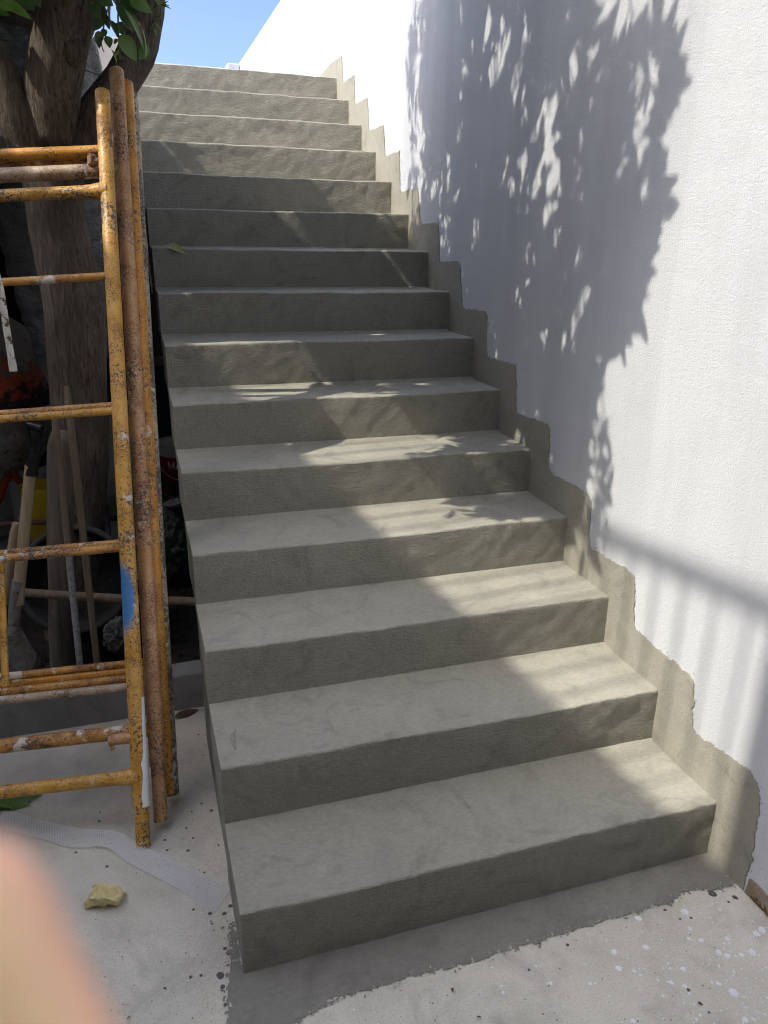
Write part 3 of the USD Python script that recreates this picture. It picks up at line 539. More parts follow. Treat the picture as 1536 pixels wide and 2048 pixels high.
# crown: leaves fill the volume whose shadow falls on the wall and the upper steps
core = Polygon([(2.55, 3.35), (2.6, 2.6), (2.5, 2.0), (2.6, 1.7), (3.05, 1.62), (3.2, 1.1), (3.55, .62), (3.7, .3), (3.6, -.2), (3.0, -.45), (2.1, -.45), (1.72, -.1), (1.7, .35), (1.58, .6), (1.45, .68), (1.30, .3), (1.18, .24), (1.06, .30), (.93, .62), (.86, .95), (.88, 1.2), (.9, 1.42), (.78, 1.42), (.72, 1.36), (.66, 1.52), (.63, 1.62), (.63, 1.8), (.68, 1.9), (.64, 2.0), (.63, 2.12), (.7, 2.2), (.9, 2.23), (1.08, 2.3), (1.2, 2.55), (1.25, 3.35)])
holes = [Polygon([(1.62, -.3), (1.72, -.45), (2.04, -.3), (2.04, .3), (2.0, .44), (1.88, .42), (1.7, 0)]), Polygon([(1.43, .55), (1.60, .28), (1.5, -.3), (1.22, -.3), (1.2, .14), (1.34, .2)]),
         Polygon([(1.20, 1.78), (1.28, 1.72), (1.30, 1.95), (1.22, 2.0)]), Polygon([(1.34, 1.62), (1.42, 1.55), (1.46, 1.68), (1.38, 1.75)]), Polygon([(2.80, 1.28), (2.93, .95), (3.0, .98), (2.86, 1.32)]), Polygon([(2.74, 1.55), (2.86, 1.1), (2.9, 1.12), (2.78, 1.58)]), Polygon([(1.5, 2.25), (1.56, 2.2), (1.6, 2.5), (1.52, 2.5)])]
core = core.difference(unary_union(holes))
fringe = Polygon([(2.78, 3.2), (2.78, 2.5), (2.74, 2.2), (2.7, 1.9), (2.45, 1.7), (2.3, 2.2), (2.35, 3.3)])
strand = LineString([(.88, 1.25), (.80, 1.2), (.77, 1.05), (.73, .98), (.69, .88), (.72, .74), (.75, .60)])
LEAFV = {}
def visible_zone(q, L):
    m = L * F / 2.9
    return not ((q[1] > -m * .9) and (-60 - m < q[0] < 1600))
def sample(poly, n, seed):
    r = np.random.default_rng(seed); x0, y0, x1, y1 = poly.bounds; out = []
    while len(out) < n:
        p = (r.uniform(x0, x1), r.uniform(y0, y1))
        if poly.contains(Point(p)): out.append(p)
    return np.array(out)
GAPS = [(740,55,1),(810,130,1.2),(765,235,1.5),(740,290,1.2),(735,340,1.1),(490,190,1.5),(480,270,1.2),(440,310,1.2),(465,290,1.1),(535,370,1.1),(395,330,1.2),(465,490,1.1),(690,405,1.5),(660,450,1.2),(690,450,1.2),(668,560,2.2),(675,620,2.2),(625,690,2.0),(612,760,1.6),(690,690,1.4),(715,520,1.4),(620,530,1.3),(605,580,1.2),(555,640,1.4),(565,690,1.4),(495,705,1.6),(520,740,1.5),(345,665,1.3),(380,690,1.1),(240,700,1.1),(205,770,1.2),(300,830,1.5),(310,740,1.3),(545,835,1.3),(660,815,1.6),(690,800,1.4),(770,700,1.1),(795,775,1.2),(825,880,1.1),(685,910,1.1),(740,940,1.1),(780,1040,1.4),(725,1040,1.1),(735,1110,1.3),(825,1155,1.3),(895,1090,1.2),(940,1095,1.1),(955,655,1.5),(1020,440,1.3),(1080,440,1.1),(1075,245,1.1),(1020,560,1.3),(1055,570,1.5),(1075,520,1.5),(1060,740,1.6),(1030,620,1.3),(795,540,1.2),(570,220,1.1),(580,190,1.2),(605,150,1.1),(455,900,1.2),(605,1045,1.1),(270,975,1.2),(795,1215,1.3),(770,1270,1.6),(730,1350,1.8),(655,1330,1.3),(540,1345,1.1),(450,1350,1.3),(430,70,1.6),(420,140,1.6),(365,190,1.2),(335,270,1.3),(240,590,1.4),(270,620,1.5),(310,530,1.5),(270,690,1.2),(320,380,1.3)]
gap = []
for gx, gy, gs in GAPS:
    c = at((760 + gx / 1.98, gy / 1.98), 0, W)[1:]; gap.append((c[0], c[1], .0068 * min(gs, 1.6), .0125 * min(gs, 1.6)))
for y_, z_, w_, h_ in ((1.5, .1, .06, .22), (1.42, .42, .05, .14), (1.52, .36, .05, .12), (1.36, .0, .06, .16), (2.90, .98, .022, .10), (2.85, 1.2, .024, .12), (2.81, 1.40, .02, .08), (2.76, 1.62, .016, .10), (2.80, 1.02, .012, .09), (2.93, .6, .016, .08), (3.0, 1.72, .035, .12), (3.07, 1.52, .03, .10), (2.50, 1.2, .014, .1), (2.44, 1.35, .012, .08), (1.79, .55, .02, .05), (1.75, .76, .02, .05), (2.05, .62, .018, .06), (2.06, .8, .016, .05), (2.09, .0, .02, .06), (1.86, -.12, .03, .09), (1.22, .62, .02, .04), (1.34, .9, .02, .04)):
    gap.append((y_, z_, w_ * .75, h_ * .8))
gap = np.array(gap)
def in_gap(v):
    t = (W - v[:, 0]) / LD[0]; y, z = v[:, 1] + t * LD[1], v[:, 2] + t * LD[2]
    return ((((y[:, None] - gap[:, 0]) / gap[:, 2]) ** 2 + ((z[:, None] - gap[:, 1]) / gap[:, 3]) ** 2) < 1).any()
clusters = []
r2 = np.random.default_rng(5)
def cast(yz, D): return np.array([W, yz[0], yz[1]]) - LD / LD[0] * D
def add_cluster(yz, spread, nl, Dr, tries=30):
    for _ in range(tries):
        D = r2.uniform(*Dr); c = cast(yz, D); q, z = proj(c)
        if visible_zone(q[0], .16) and c[2] < 6.5: clusters.append((c, spread, nl)); return True
    return False
for yz in sample(core.buffer(-.03), 1500, 3): add_cluster(yz, .07, 9, (1.12, 2.15), 60)
for yz in sample(fringe, 34, 4): add_cluster(yz, .05, 4, (1.1, 2.0))
for s in np.linspace(0, 1, 17): add_cluster(np.array(strand.interpolate(s, normalized=True).coords[0]) + r2.normal(0, .014, 2), .026, 2, (1.45, 2.4))
cc = np.array([c[0] for c in clusters])
LV, LF, off = [], [], 0
for c, spread, nl in clusters:
    stem = r2.normal(0, 1, 3); stem[2] = abs(stem[2]) * .4; stem /= np.linalg.norm(stem)
    for k in range(nl):
        p = c + r2.normal(0, spread * .62, 3)
        d = np.array([r2.normal(), r2.normal(), r2.normal(-.55, .5)]); d /= np.linalg.norm(d)
        L = r2.uniform(.085, .15); v, f = leaf_geo(L, L * r2.uniform(.17, .24), r2.uniform(.05, .35), r2.uniform(.1, .6), 4)
        v = (v - [L * .45, 0, 0]) @ frame_of(d, r2.uniform(-1.2, 1.2)).T + p
        if in_gap(np.vstack([v, (v[:-3] + v[3:]) / 2])): continue
        if proj(v)[0][:, 1].max() > -4 and -30 < proj(p)[0][0, 0] < 1560: continue
        LV.append(v); LF.append(f + off); off += len(v)
rim = LineString([(.93, .62), (.86, .95), (.88, 1.2), (.9, 1.42), (.78, 1.42), (.72, 1.36), (.66, 1.52), (.63, 1.62), (.63, 1.8), (.68, 1.9), (.64, 2.0), (.63, 2.12), (.7, 2.2), (.9, 2.23), (1.08, 2.3), (1.2, 2.55)])
for k in range(170):                                                  # outermost leaves stand out from the crown's edge
    s_ = rim.length * (k + r2.uniform(0, 1)) / 170; a = np.array(rim.interpolate(s_).coords[0]); b = np.array(rim.interpolate(min(s_ + .02, rim.length)).coords[0])
    t_ = (b - a) / max(np.linalg.norm(b - a), 1e-9); o_ = np.array([-t_[1], t_[0]]) * -1
    if core.contains(Point(a + o_ * .03)): o_ = -o_
    o_ = o_ + t_ * r2.normal(0, .45); o_ /= np.linalg.norm(o_)
    L = r2.uniform(.09, .15); v, f = leaf_geo(L, L * r2.uniform(.15, .23), .12, .2, 6)
    d = np.array([r2.normal(0, .2), o_[0], o_[1]]); d /= np.linalg.norm(d); w_ = np.cross(LD, d); w_ /= np.linalg.norm(w_); w_ = w_ + r2.normal(0, .25, 3); w_ -= d * (w_ @ d); w_ /= np.linalg.norm(w_)
    Rr = np.stack([d, w_, np.cross(d, w_)], 1)
    for _ in range(25):
        c = cast(a - o_ * r2.uniform(.02, .07), r2.uniform(1.12, 2.0)); v2 = v @ Rr.T + c; q = proj(v2)[0]
        if q[:, 1].max() < -5: LV.append(v2); LF.append(f + off); off += len(v); break
crown = trimesh.Trimesh(np.vstack(LV), np.vstack(LF), process=False)
obj('crown', crown, M_LEAF, tree, smooth=True, kind='stuff')
# boughs and twigs from the limbs' ends to the leaf clusters
ends = [l1[-1, :3], l2[-1, :3], l3[-1, :3], l1[-6, :3], l2[-6, :3], l3[-6, :3]]
from scipy.cluster.vq import kmeans2
cen, lab = kmeans2(cc, 34, seed=3, minit='++')
def clear(P):
    q = proj(P)[0]; return ((q[:, 1] < -6) | (q[:, 0] < -15) | (q[:, 0] > 1560)).all()
tw = []
for k in range(len(cen)):
    if not (lab == k).any(): continue
    e = min(ends, key=lambda x: np.linalg.norm(x - cen[k])); mid = (e + cen[k]) / 2 + r2.normal(0, .05, 3) * np.linalg.norm(e - cen[k])
    P = smoothpath([e, mid, cen[k]], 12)
    if clear(P): obj('bough', tube(P, np.linspace(.014, .005, 12), 8), M_BARK, tree, smooth=True)
    for i in np.where(lab == k)[0]:
        P = smoothpath([cen[k], (cen[k] + cc[i]) / 2 + [0, 0, .03], cc[i]], 5)
        if clear(P): tw.append(tube(P, np.linspace(.006, .0025, 5), 5, caps=False))
for i in range(26):                                                   # fine bare shoots at the crown's left edge
    yz = sample(fringe, 1, 100 + i)[0]; a = cast(yz, r2.uniform(1.2, 1.8)); P = smoothpath([a, a + [r2.normal(0, .02), r2.normal(0, .03), .12], a + [r2.normal(0, .04), r2.normal(0, .05), .28]], 5)
    if clear(P): tw.append(tube(P, np.linspace(.004, .002, 5), 5, caps=False))
for ya, za in ((3.87, 1.0), (3.95, .85), (3.99, .72)):                # three bare branches that stripe the upper steps
    a = cast((ya, za), 1.35); P = np.array([cast((ya + .01 * k, za - .09 * k), 1.35 + .28 * k) for k in range(-1, 4)])
    if clear(P): tw.append(tube(P, .016, 6))
obj('twigs', cat_(tw), M_BARK, tree, smooth=True, kind='stuff')
# the hanging leaves that the photograph shows at the top left, each a part
def show_leaf(base, tip, y, wd, mat, fold=.25, roll=0., dy=0.):
    a, b = Y(base, y), Y(tip, y + dy); L = np.linalg.norm(b - a); v, f = leaf_geo(L, wd, fold, .3, 9)
    R = frame_of(b - a, roll); obj('leaf', trimesh.Trimesh(v @ R.T + a, f, process=False), mat, tree, smooth=True)
LL = [((232, 8), (286, 66), 1.70, .030, M_LEAF, 1.2), ((248, 18), (300, 96), 1.66, .022, M_LEAF2, .5), ((240, 70), (276, 122), 1.68, .032, M_LEAF2, 1.3), ((283, 55), (302, 122), 1.70, .013, M_LEAF2, .2), ((296, 90), (276, 122), 1.72, .018, M_LEAF2, 1.4),
      ((258, -6), (306, 24), 1.68, .028, M_LEAF2, 1.4), ((246, 4), (308, 16), 1.72, .026, M_LEAF, 1.3), ((196, -8), (228, 9), 1.66, .028, M_LEAF, 1.3), ((178, 12), (204, 36), 1.74, .028, M_LEAF, 1.2), ((185, 20), (226, 42), 1.78, .024, M_LEAF, .9), ((205, 34), (222, 58), 1.8, .02, M_LEAF, .8),
      ((218, 40), (240, 74), 1.75, .02, M_LEAF, .7), ((222, 8), (216, 46), 1.8, .02, M_LEAF, .3), ((206, 66), (188, 84), 1.72, .017, M_LEAF, 1.2), ((200, 74), (196, 98), 1.72, .014, M_LEAF, .9), ((212, 72), (222, 96), 1.7, .018, M_LEAF, 1.1), ((204, 58), (212, 74), 1.73, .016, M_LEAF, .9), ((236, 78), (226, 88), 1.7, .008, M_LEAF2, .8), ((240, 84), (250, 96), 1.69, .008, M_LEAF2, .7), ((238, 100), (230, 112), 1.69, .008, M_LEAF2, .9), ((222, 98), (238, 126), 1.69, .009, M_LEAF2, .5),
      ((-14, 0), (44, 18), 1.6, .026, M_LEAF2, 1.2), ((2, 2), (66, 33), 1.62, .022, M_LEAF2, 1.1), ((-20, 14), (20, 28), 1.7, .025, M_LEAF, 1.0), ((30, -14), (70, 12), 1.72, .028, M_LEAF, 1.2), ((60, -16), (84, 14), 1.75, .024, M_LEAF, 1.0), ((150, -14), (182, 8), 1.8, .026, M_LEAF, 1.1), ((266, -20), (290, 12), 1.75, .026, M_LEAF, 1.1), ((226, -14), (250, 22), 1.78, .028, M_LEAF, 1.0), ((238, 24), (262, 58), 1.76, .022, M_LEAF, .9),
      ((308, -6), (324, 12), 1.9, .012, M_LEAF2, 1.0), ((318, 10), (340, 8), 1.95, .007, M_LEAF2, .8), ((322, 14), (336, -2), 1.95, .006, M_LEAF2, .8), ((326, 12), (344, 16), 1.95, .006, M_LEAF2, .7), ((312, 34), (326, 26), 1.95, .007, M_LEAF2, .8), ((312, 48), (324, 60), 1.95, .006, M_LEAF2, .8), ((308, 56), (314, 72), 1.95, .008, M_LEAF2, 1.), ((312, 44), (322, 42), 1.95, .005, M_LEAF2, .6),
      ((176, 40), (166, 60), 1.95, .035, M_LEAF, .4), ((190, 40), (172, 84), 2.0, .03, M_LEAF, .6), ((206, 28), (176, 62), 1.9, .028, M_LEAF, 1.1), ((214, 20), (186, 30), 1.86, .026, M_LEAF, 1.2), ((232, 46), (252, 70), 1.84, .026, M_LEAF, 1.1), ((258, 40), (268, 66), 1.84, .022, M_LEAF, .7), ((206, 6), (180, -6), 1.8, .026, M_LEAF, 1.2)]
for b_, t_, y_, w_, m_, ro in LL: show_leaf(b_, t_, y_, w_, m_, .3, ro)
for pxs, y_, r_ in ((((240, -10), (236, 40), (238, 90), (239, 118)), 1.72, .0028), (((210, -5), (208, 40), (206, 70)), 1.75, .003), (((206, 70), (203, 88), (208, 104)), 1.73, .002), (((300, 24), (318, 12), (330, 8)), 1.95, .0028), (((300, 60), (310, 44), (322, 34)), 1.95, .002), (((262, -10), (262, 20), (258, 50)), 1.75, .003)):
    obj('twig', tube(smoothpath([Y(q, y_) for q in pxs], 10), r_, 6), M_LEAF2 if r_ < .0029 else M_BARK, tree, smooth=True)

# ------------------------------------------------------------------ wrapped planter behind the trunk, store roof, walls of the store
def wrapped(pb, prof, seed, lean=0., mouth=0.):
    pr = smoothpath(np.array([[a, b, 0] for a, b in prof]), 70)[:, :2]
    m = lathe(pr, (0, 0, 0), 90); v = m.vertices; ang = np.arctan2(v[:, 1], v[:, 0]); c, s_ = np.cos(ang), np.sin(ang)
    d = (meshkit.fbm(np.c_[c * 2.2, s_ * 2.2, v[:, 2] * 3.5 + c * 1.1], 4, seed) - .5) * .07 + (meshkit.fbm(np.c_[c * 4 + s_ * 2, s_ * 5, v[:, 2] * 17 + c * 4 + s_ * 3], 3, seed + 1) - .5) * .026
    v[:, :2] *= (1 + d / np.maximum(np.linalg.norm(v[:, :2], axis=1), .05))[:, None]
    v[:, 2] += (v[:, 2] > pr[-4, 1]) * (meshkit.fbm(np.c_[c * 3, s_ * 3, 0 * ang], 3, 2) - .5) * mouth
    m.vertices = v + pb; return m
PY = 2.95
def zr(y_px, y=PY, x=100): return Y((x, y_px), y)[2]
pb = np.array([Y((62, 200), PY)[0], PY, 0.])
pl_ = thing('planter', 'brown plant pot wrapped in torn grey plastic on the store roof behind the forked trunk', 'planter', (pb[0], pb[1], 2.033))
obj('plastic_wrap', wrapped(pb, [(.02, 2.035), (.25, 2.036), (.285, 2.1), (.31, zr(240)), (.325, zr(170)), (.33, zr(120)), (.325, zr(84))], 9, mouth=.12), M_BAG, pl_, smooth=True)
z0, z1 = zr(150), zr(12)
obj('pot', lathe([(.25, z0), (.262, z1 - .09), (.285, z1 - .088), (.29, z1 - .015), (.287, z1), (.27, z1), (.255, z1 - .1), (.0, z1 - .1)], (Y((34, 60), PY)[0], PY, 0), 50), M_POT, pl_, smooth=40)
for zc in (zr(148), zr(206)):
    an = np.linspace(0, 2 * np.pi, 40); obj('tie_cord', tube(np.c_[pb[0] + .338 * np.cos(an), pb[1] + .338 * np.sin(an), zc + .012 * np.sin(an * 2)], .0026, 6, caps=False), M_TUBRIM, pl_, smooth=True)
pb = np.array([Y((126, 600), 2.5)[0], 2.5, 0.])
sk = thing('plastic_sack', 'wrinkled dark grey plastic sack tapering downwards behind the middle of the trunk', 'sack', (pb[0], pb[1], .05))
obj('film', wrapped(pb, [(.0, .05), (.075, .05), (.085, .3), (.09, zr(830, 2.5)), (.105, zr(750, 2.5)), (.155, zr(650, 2.5)), (.205, zr(550, 2.5)), (.222, zr(470, 2.5)), (.225, zr(400, 2.5)), (.20, 1.9), (.05, 1.905)], 19), M_BAG, sk, smooth=True)

store = thing('store_shed', 'dark open store under a concrete roof behind the tree', 'shed', (-1.5, 3.4, 0))
obj('roof_slab', box(-5.2, -.035, 2.22, 7.1, 1.915, 2.03, .006), M_KERB, store)
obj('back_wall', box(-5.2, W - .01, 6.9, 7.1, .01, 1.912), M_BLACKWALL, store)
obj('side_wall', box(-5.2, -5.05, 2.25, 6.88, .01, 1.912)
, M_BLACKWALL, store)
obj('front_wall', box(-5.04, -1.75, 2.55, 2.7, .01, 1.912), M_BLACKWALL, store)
par = thing('parapet_wall', 'beige rendered parapet wall glimpsed between trunk and leaves above the store', 'wall', (-1.5, 5.07, 2.2))
obj('upstand', box(-5.2, .045, 5., 5.14, 2.033, 2.975, .006), M_BEIGE, par)

# ------------------------------------------------------------------ tools and clutter behind the frames
def tool_line(a, b, y0, y1): return Y(a, y0), Y(b, y1)
# shovel with black D handle
sy = 1.36
t = thing('shovel', 'cement-caked shovel with pale wooden shaft and black D-shaped handle', 'shovel', Y((38, 1345), sy))
a, b = Y((60, 945), sy), Y((36, 1200), sy)
obj('shaft', tube(smoothpath([a + (a - b) * .05, (a + b) / 2, b - (a - b) * .03], 14), np.linspace(.0185, .0205, 14), 18), M_WOOD, t, smooth=40)
obj('socket', tube(smoothpath([Y((38, 1160), sy), Y((29, 1225), sy), Y((26, 1268), sy)], 10), np.linspace(.0225, .019, 10), 16), M_BLADE, t, smooth=40)
bl = [Y(q, sy) for q in ((12, 1275), (22, 1262), (40, 1258), (52, 1280), (71, 1306), (70, 1318), (57, 1350), (30, 1366), (0, 1362), (-22, 1340), (-16, 1308), (0, 1282))]
bl = np.array(bl); bm2 = extrude(Polygon(bl[:, [0, 2]]).buffer(.004), .0035); bv, bf = trimesh.remesh.subdivide_to_size(bm2.vertices, bm2.faces, .02)
cx = bl[:, 0].mean(); bv2 = np.c_[bv[:, 0], sy - bv[:, 2] + ((bv[:, 0] - cx) ** 2) * -3.0 + .012, bv[:, 1]]; obj('blade', trimesh.Trimesh(bv2, bf), M_BLADE, t, smooth=30)
ux = np.array([1., 0, 0]); top = Y((60, 945), sy)
ferr = [Y((63, 950), sy), Y((66, 925), sy), Y((72, 905), sy)]
obj('handle_socket', tube(smoothpath(ferr, 8), np.linspace(.0225, .019, 8), 16), M_BLACKPL, t, smooth=40)
obj('handle_arm', tube(smoothpath([Y((70, 912), sy), Y((58, 890), sy), Y((55, 868), sy), Y((57, 850), sy)], 12), .0085, 10), M_BLACKPL, t, smooth=40)
obj('handle_arm', tube(smoothpath([Y((72, 912), sy), Y((80, 888), sy), Y((87, 872), sy), Y((86, 857), sy)], 12), .0105, 10), M_BLACKPL, t, smooth=40)
ga, gb = Y((56, 850), sy), Y((85, 857), sy - .02)
grip = lathe([(.0135, 0), (.0145, .01), (.0145, np.linalg.norm(gb - ga) - .006), (.013, np.linalg.norm(gb - ga)), (.0085, np.linalg.norm(gb - ga)), (.0085, .015)], ga, 18, gb - ga)
obj('grip', grip, M_BLACKPL, t, smooth=40)
# second tool handle
a, b = Y((32, 1046), 1.5), Y((14, 1172), 1.5)
t = thing('tool_handle', 'short pale wooden tool handle with rounded end left of the shovel shaft', 'handle', b)
obj('shaft', tube(np.linspace(a, b - (a - b) * .3, 10), np.r_[.012, np.full(9, .0165)], 16), M_WOOD, t, smooth=40)
# broom stick and splashed pole
a, b = Y((133, 772), 1.42), Y((197, 1350), 1.36)
t = thing('wooden_pole', 'round pale wooden broomstick leaning on the trunk, topmost of the poles', 'pole', b)
obj('stick', tube(smoothpath([a, (a + b) / 2 + [0, .004, 0], b], 16), np.r_[.007, np.full(15, .0125)], 14), M_WOOD2, t, smooth=40)
a, b = Y((110, 838), 1.38), Y((162, 1350), 1.33); mid = a + (b - a) * .47
t = thing('wooden_pole', 'thin brown pole with its lower half coated in grey splashes', 'pole', b)
obj('stick', tube(np.linspace(a, mid, 8), .0112, 14), M_WOOD2, t, smooth=40)
obj('coated_end', tube(np.linspace(mid, b, 10), .0118, 14), M_GREYROD, t, smooth=40, label='grey splashed lower half')
a, b = Y((30, 1184), 1.46), Y((392, 1203), 1.38)
t = thing('wooden_pole', 'brown wooden tool handle lying level across the planting bed', 'pole', a)
obj('stick', tube(smoothpath([a, (a + b) / 2 - [0, 0, .004], b], 14), .0165, 14), M_WOOD2, t, smooth=40)
# old post leaning on the trunk
a, b = Y((121, 862), 1.62), Y((128, 1400), 1.55)
t = thing('timber_post', 'thick weathered grey timber post leaning in front of the trunk', 'post', b)
pp = smoothpath([a, (a * .6 + b * .4) + [-.006, 0, 0], b], 30); pm = lumps(tube(pp, np.r_[.030, .043, np.full(28, .047)], 24), 14, .014, 12); obj('trunk_wood', pm, M_LOG, t, smooth=True)
# tilted rubber tub
tc = Y((150, 1160), 1.72)
t = thing('mortar_tub', 'black rubber mortar tub tipped on edge behind the timber post', 'tub', tc - [0, 0, .22])
ax = np.array([-.1, -.9, .35]); ax /= np.linalg.norm(ax)
obj('bowl', lathe([(.0, -.17), (.14, -.17), (.165, -.15), (.215, 0), (.205, 0), (.155, -.14), (.0, -.155)], tc, 48, ax), M_RUBBER, t, smooth=40)
an = np.linspace(0, 2 * np.pi, 49); Rm = trimesh.geometry.align_vectors([0, 0, 1], ax)[:3, :3]
obj('rim', tube((np.c_[.213 * np.cos(an), .213 * np.sin(an), 0 * an]) @ Rm.T + tc, .013, 10, caps=False), M_TUBRIM, t, smooth=True)
# clear film bag
def blob(c, s, seed, amp=.35, sub=4, sc=2.2):
    m = trimesh.creation.icosphere(sub, 1.); v = m.vertices; d = 1 + (meshkit.fbm(v * sc + seed, 4, seed) - .5) * 2 * amp - np.abs(meshkit.fbm(v * sc * 2.3 + seed, 3, seed + 4) - .5) * amp
    m.vertices = v * d[:, None] * s + c; return m
c = Y((236, 1272), 1.6); t = thing('plastic_bag', 'crumpled clear plastic bag on dark soil behind the blue-marked post', 'bag', c - [0, 0, .06]); obj('film', blob(c, (.06, .05, .075), 3), M_CLEARBAG, t, smooth=True)
c = Y((352, 1062), 2.35); t = thing('plastic_bag', 'large dark green plastic sack slumped under the stairs below the crate', 'bag', c - [0, 0, .25]); obj('film', blob(c + [0, .0, -.09], (.15, .12, .26), 6, .22, 5, 2.6), M_DARKBAG, t, smooth=True)
nk = Y((352, 1006), 2.3); obj('neck', blob(nk, (.06, .04, .018), 9, .3, 3), M_CLEARBAG, t, smooth=True)
# cement mixer
MY = 3.0; mc = Y((-14, 783), MY); s_ = (MY - CAM[1]) / F * 1.0 * 1.07
t = thing('cement_mixer', 'worn red cement mixer crusted with cement left of the trunk', 'cement mixer', (mc[0], mc[1], 0))
def prx(l): return [(a * s_, b * s_) for a, b in l]
tilt = np.array([.05, -.12, 1.])
obj('drum', lathe(prx([(88, 8), (88, 25), (86, 50), (76, 82), (60, 108), (38, 124), (36, 124), (56, 104), (72, 78), (80, 30)]), mc, 48, tilt), M_MIXER, t, smooth=40)
rg = lathe(prx([(88, -8), (100, -8), (104, -4), (104, 3), (100, 8), (88, 8)]), mc, 60, tilt); obj('ring_gear', rg, M_DARK, t, smooth=30)
obj('bowl', lathe(prx([(88, -8), (90, -30), (88, -70), (76, -105), (60, -125), (0, -130)]), mc, 48, tilt), M_CAKED, t, smooth=40)
hw = Y((-12, 800), 2.78); obj('hand_wheel', lathe([(.0, -.014), (.05, -.014), (.052, 0), (.05, .014), (0, .014)], hw, 30, (.3, -1, 0)), M_RED, t, smooth=30)
for pts in (((22, 905), (28, 945), (50, 972), (95, 1010)), ((-60, 900), (-70, 960), (-90, 1040)), ((24, 935), (4, 980), (-20, 1040))):
    obj('leg', tube(smoothpath([Y(q, 2.9) for q in pts], 14), .021, 10), M_RED, t, smooth=40)
obj('yoke', tube(smoothpath([Y((-70, 905), 2.95), Y((-10, 925), 2.95), Y((30, 908), 2.95)], 10), .03, 10), M_DARK, t, smooth=40)
# buckets
def bucket(name, label, c, h, r0, r1, mat, lid=None, band_=None, handle=True):
    t = thing(name, label, 'bucket', c)
    obj('tub', lathe([(0, 0.004), (r0, 0.004), (r1, h), (r1 - .004, h), (r0 - .003, .01)], c, 44), mat, t, smooth=40)
    if lid is not None: obj('lid', lathe([(r1 + .001, h - .055), (r1 + .008, h - .055), (r1 + .009, h + .006), (r1 + .004, h + .012), (r1 - .012, h + .013), (r1 - .016, h + .004), (0, h + .004)], c, 44), lid, t, smooth=35)
    if band_: obj('label_band', lathe([(r0 + (r1 - r0) * band_[0] + .0015, h * band_[0]), (r0 + (r1 - r0) * band_[1] + .0015, h * band_[1])], c, 44), band_[2], t, smooth=True)
    if handle:
        an = np.linspace(0, np.pi, 24); obj('handle', tube(np.c_[c[0] + (r1 + .012) * np.cos(an), c[1] - .05 - .10 * np.sin(an), c[2] + h - .06 - .13 * np.sin(an)], .0028, 6), M_WHITEPL, t, smooth=True)
    return t
by = 3.15; ctop = Y((350, 885), by); cx = Y((366, 940), by)
bk = bucket('paint_bucket', 'red labelled paint bucket with white lid and wire handle under the stairs', (cx[0], by, .22), ctop[2] - .22, .118, .132, M_WHITEPL, M_WHITEPL, (.05, .8, M_REDPL))
tx = meshkit.text_mesh('MA', .040, .0012, bold=True); tv = tx.vertices; a0 = math.radians(-133)
th = a0 + tv[:, 0] / .131; z_ = Y((340, 921), by)[2]
tx.vertices = np.c_[cx[0] + (.1315 + tv[:, 2]) * np.cos(th), by + (.1315 + tv[:, 2]) * np.sin(th), z_ - .02 + tv[:, 1]]; obj('lettering', tx, M_WHITEPRINT, bk)
bucket('bucket', 'white plastic bucket with black printed band behind the shovel handle', Y((62, 985), 3.35) * [1, 1, 0] + [0, 0, .012], Y((62, 895), 3.35)[2], .105, .12, M_WHITEPL, None, (.78, .95, M_BLACKPRINT))
bucket('bucket', 'yellow plastic bucket between shovel shaft and timber post', Y((92, 1038), 2.75) * [1, 1, 0] + [0, 0, .012], Y((92, 972), 2.75)[2], .075, .105, M_YELLOW, None, None, False)
# crates
def crate(label, c, w, d, h):
    t = thing('crate', label, 'crate', c, group=None)
    x0, x1, y0, y1, z0 = c[0] - w / 2, c[0] + w / 2, c[1] - d / 2, c[1] + d / 2, c[2]
    obj('base', box(x0, x1, y0, y1, z0, z0 + .008), M_GREENPL, t)
    obj('rim', cat_([box(x0, x1, y0 - .006, y0 + .004, z0 + h - .025, z0 + h, .002), box(x0, x1, y1 - .004, y1 + .006, z0 + h - .025, z0 + h, .002), box(x0 - .006, x0 + .004, y0, y1, z0 + h - .025, z0 + h, .002), box(x1 - .004, x1 + .006, y0, y1, z0 + h - .025, z0 + h, .002)]), M_GREENPL, t)
    for i in range(9):
        x = x0 + (x1 - x0) * i / 8; obj('slat', box(x - .008, x + .008, y0 - .002, y0 + .003, z0 + .008, z0 + h - .02), M_GREENPL, t)
    for i in range(7):
        y = y0 + (y1 - y0) * i / 6; obj('slat', box(x0 - .002, x0 + .003, y - .008, y + .008, z0 + .008, z0 + h - .02), M_GREENPL, t)
cc_ = Y((372, 985), 3.1); ch = Y((350, 962), 3.0)[2]
crate('lower green plastic crate standing on the store floor under the stairs', (cx[0] + .035, 3.14, .012), .36, .29, .18)
crate('green slotted crate holding the red labelled paint bucket', (cx[0] + .035, 3.14, .195), .36, .29, ch - .195)
# blue drum
dc = Y((345, 800), 3.9); dt = Y((345, 722), 3.9)[2]
t = thing('drum', 'dark blue plastic drum with grey lid under the stairs', 'drum', (dc[0], 3.9, .01))
obj('barrel', lathe([(0, .01), (.2, .01), (.22, .05), (.225, .3), (.23, dt * .6), (.225, dt - .06), (.21, dt - .03), (.0, dt - .03)], (dc[0], 3.9, 0), 44), M_BLUEPL, t, smooth=40)
obj('lid', lathe([(.2, dt - .03), (.222, dt - .028), (.222, dt), (.2, dt + .008), (.0, dt + .008)], (dc[0], 3.9, 0), 44), M_TUBRIM, t, smooth=30)
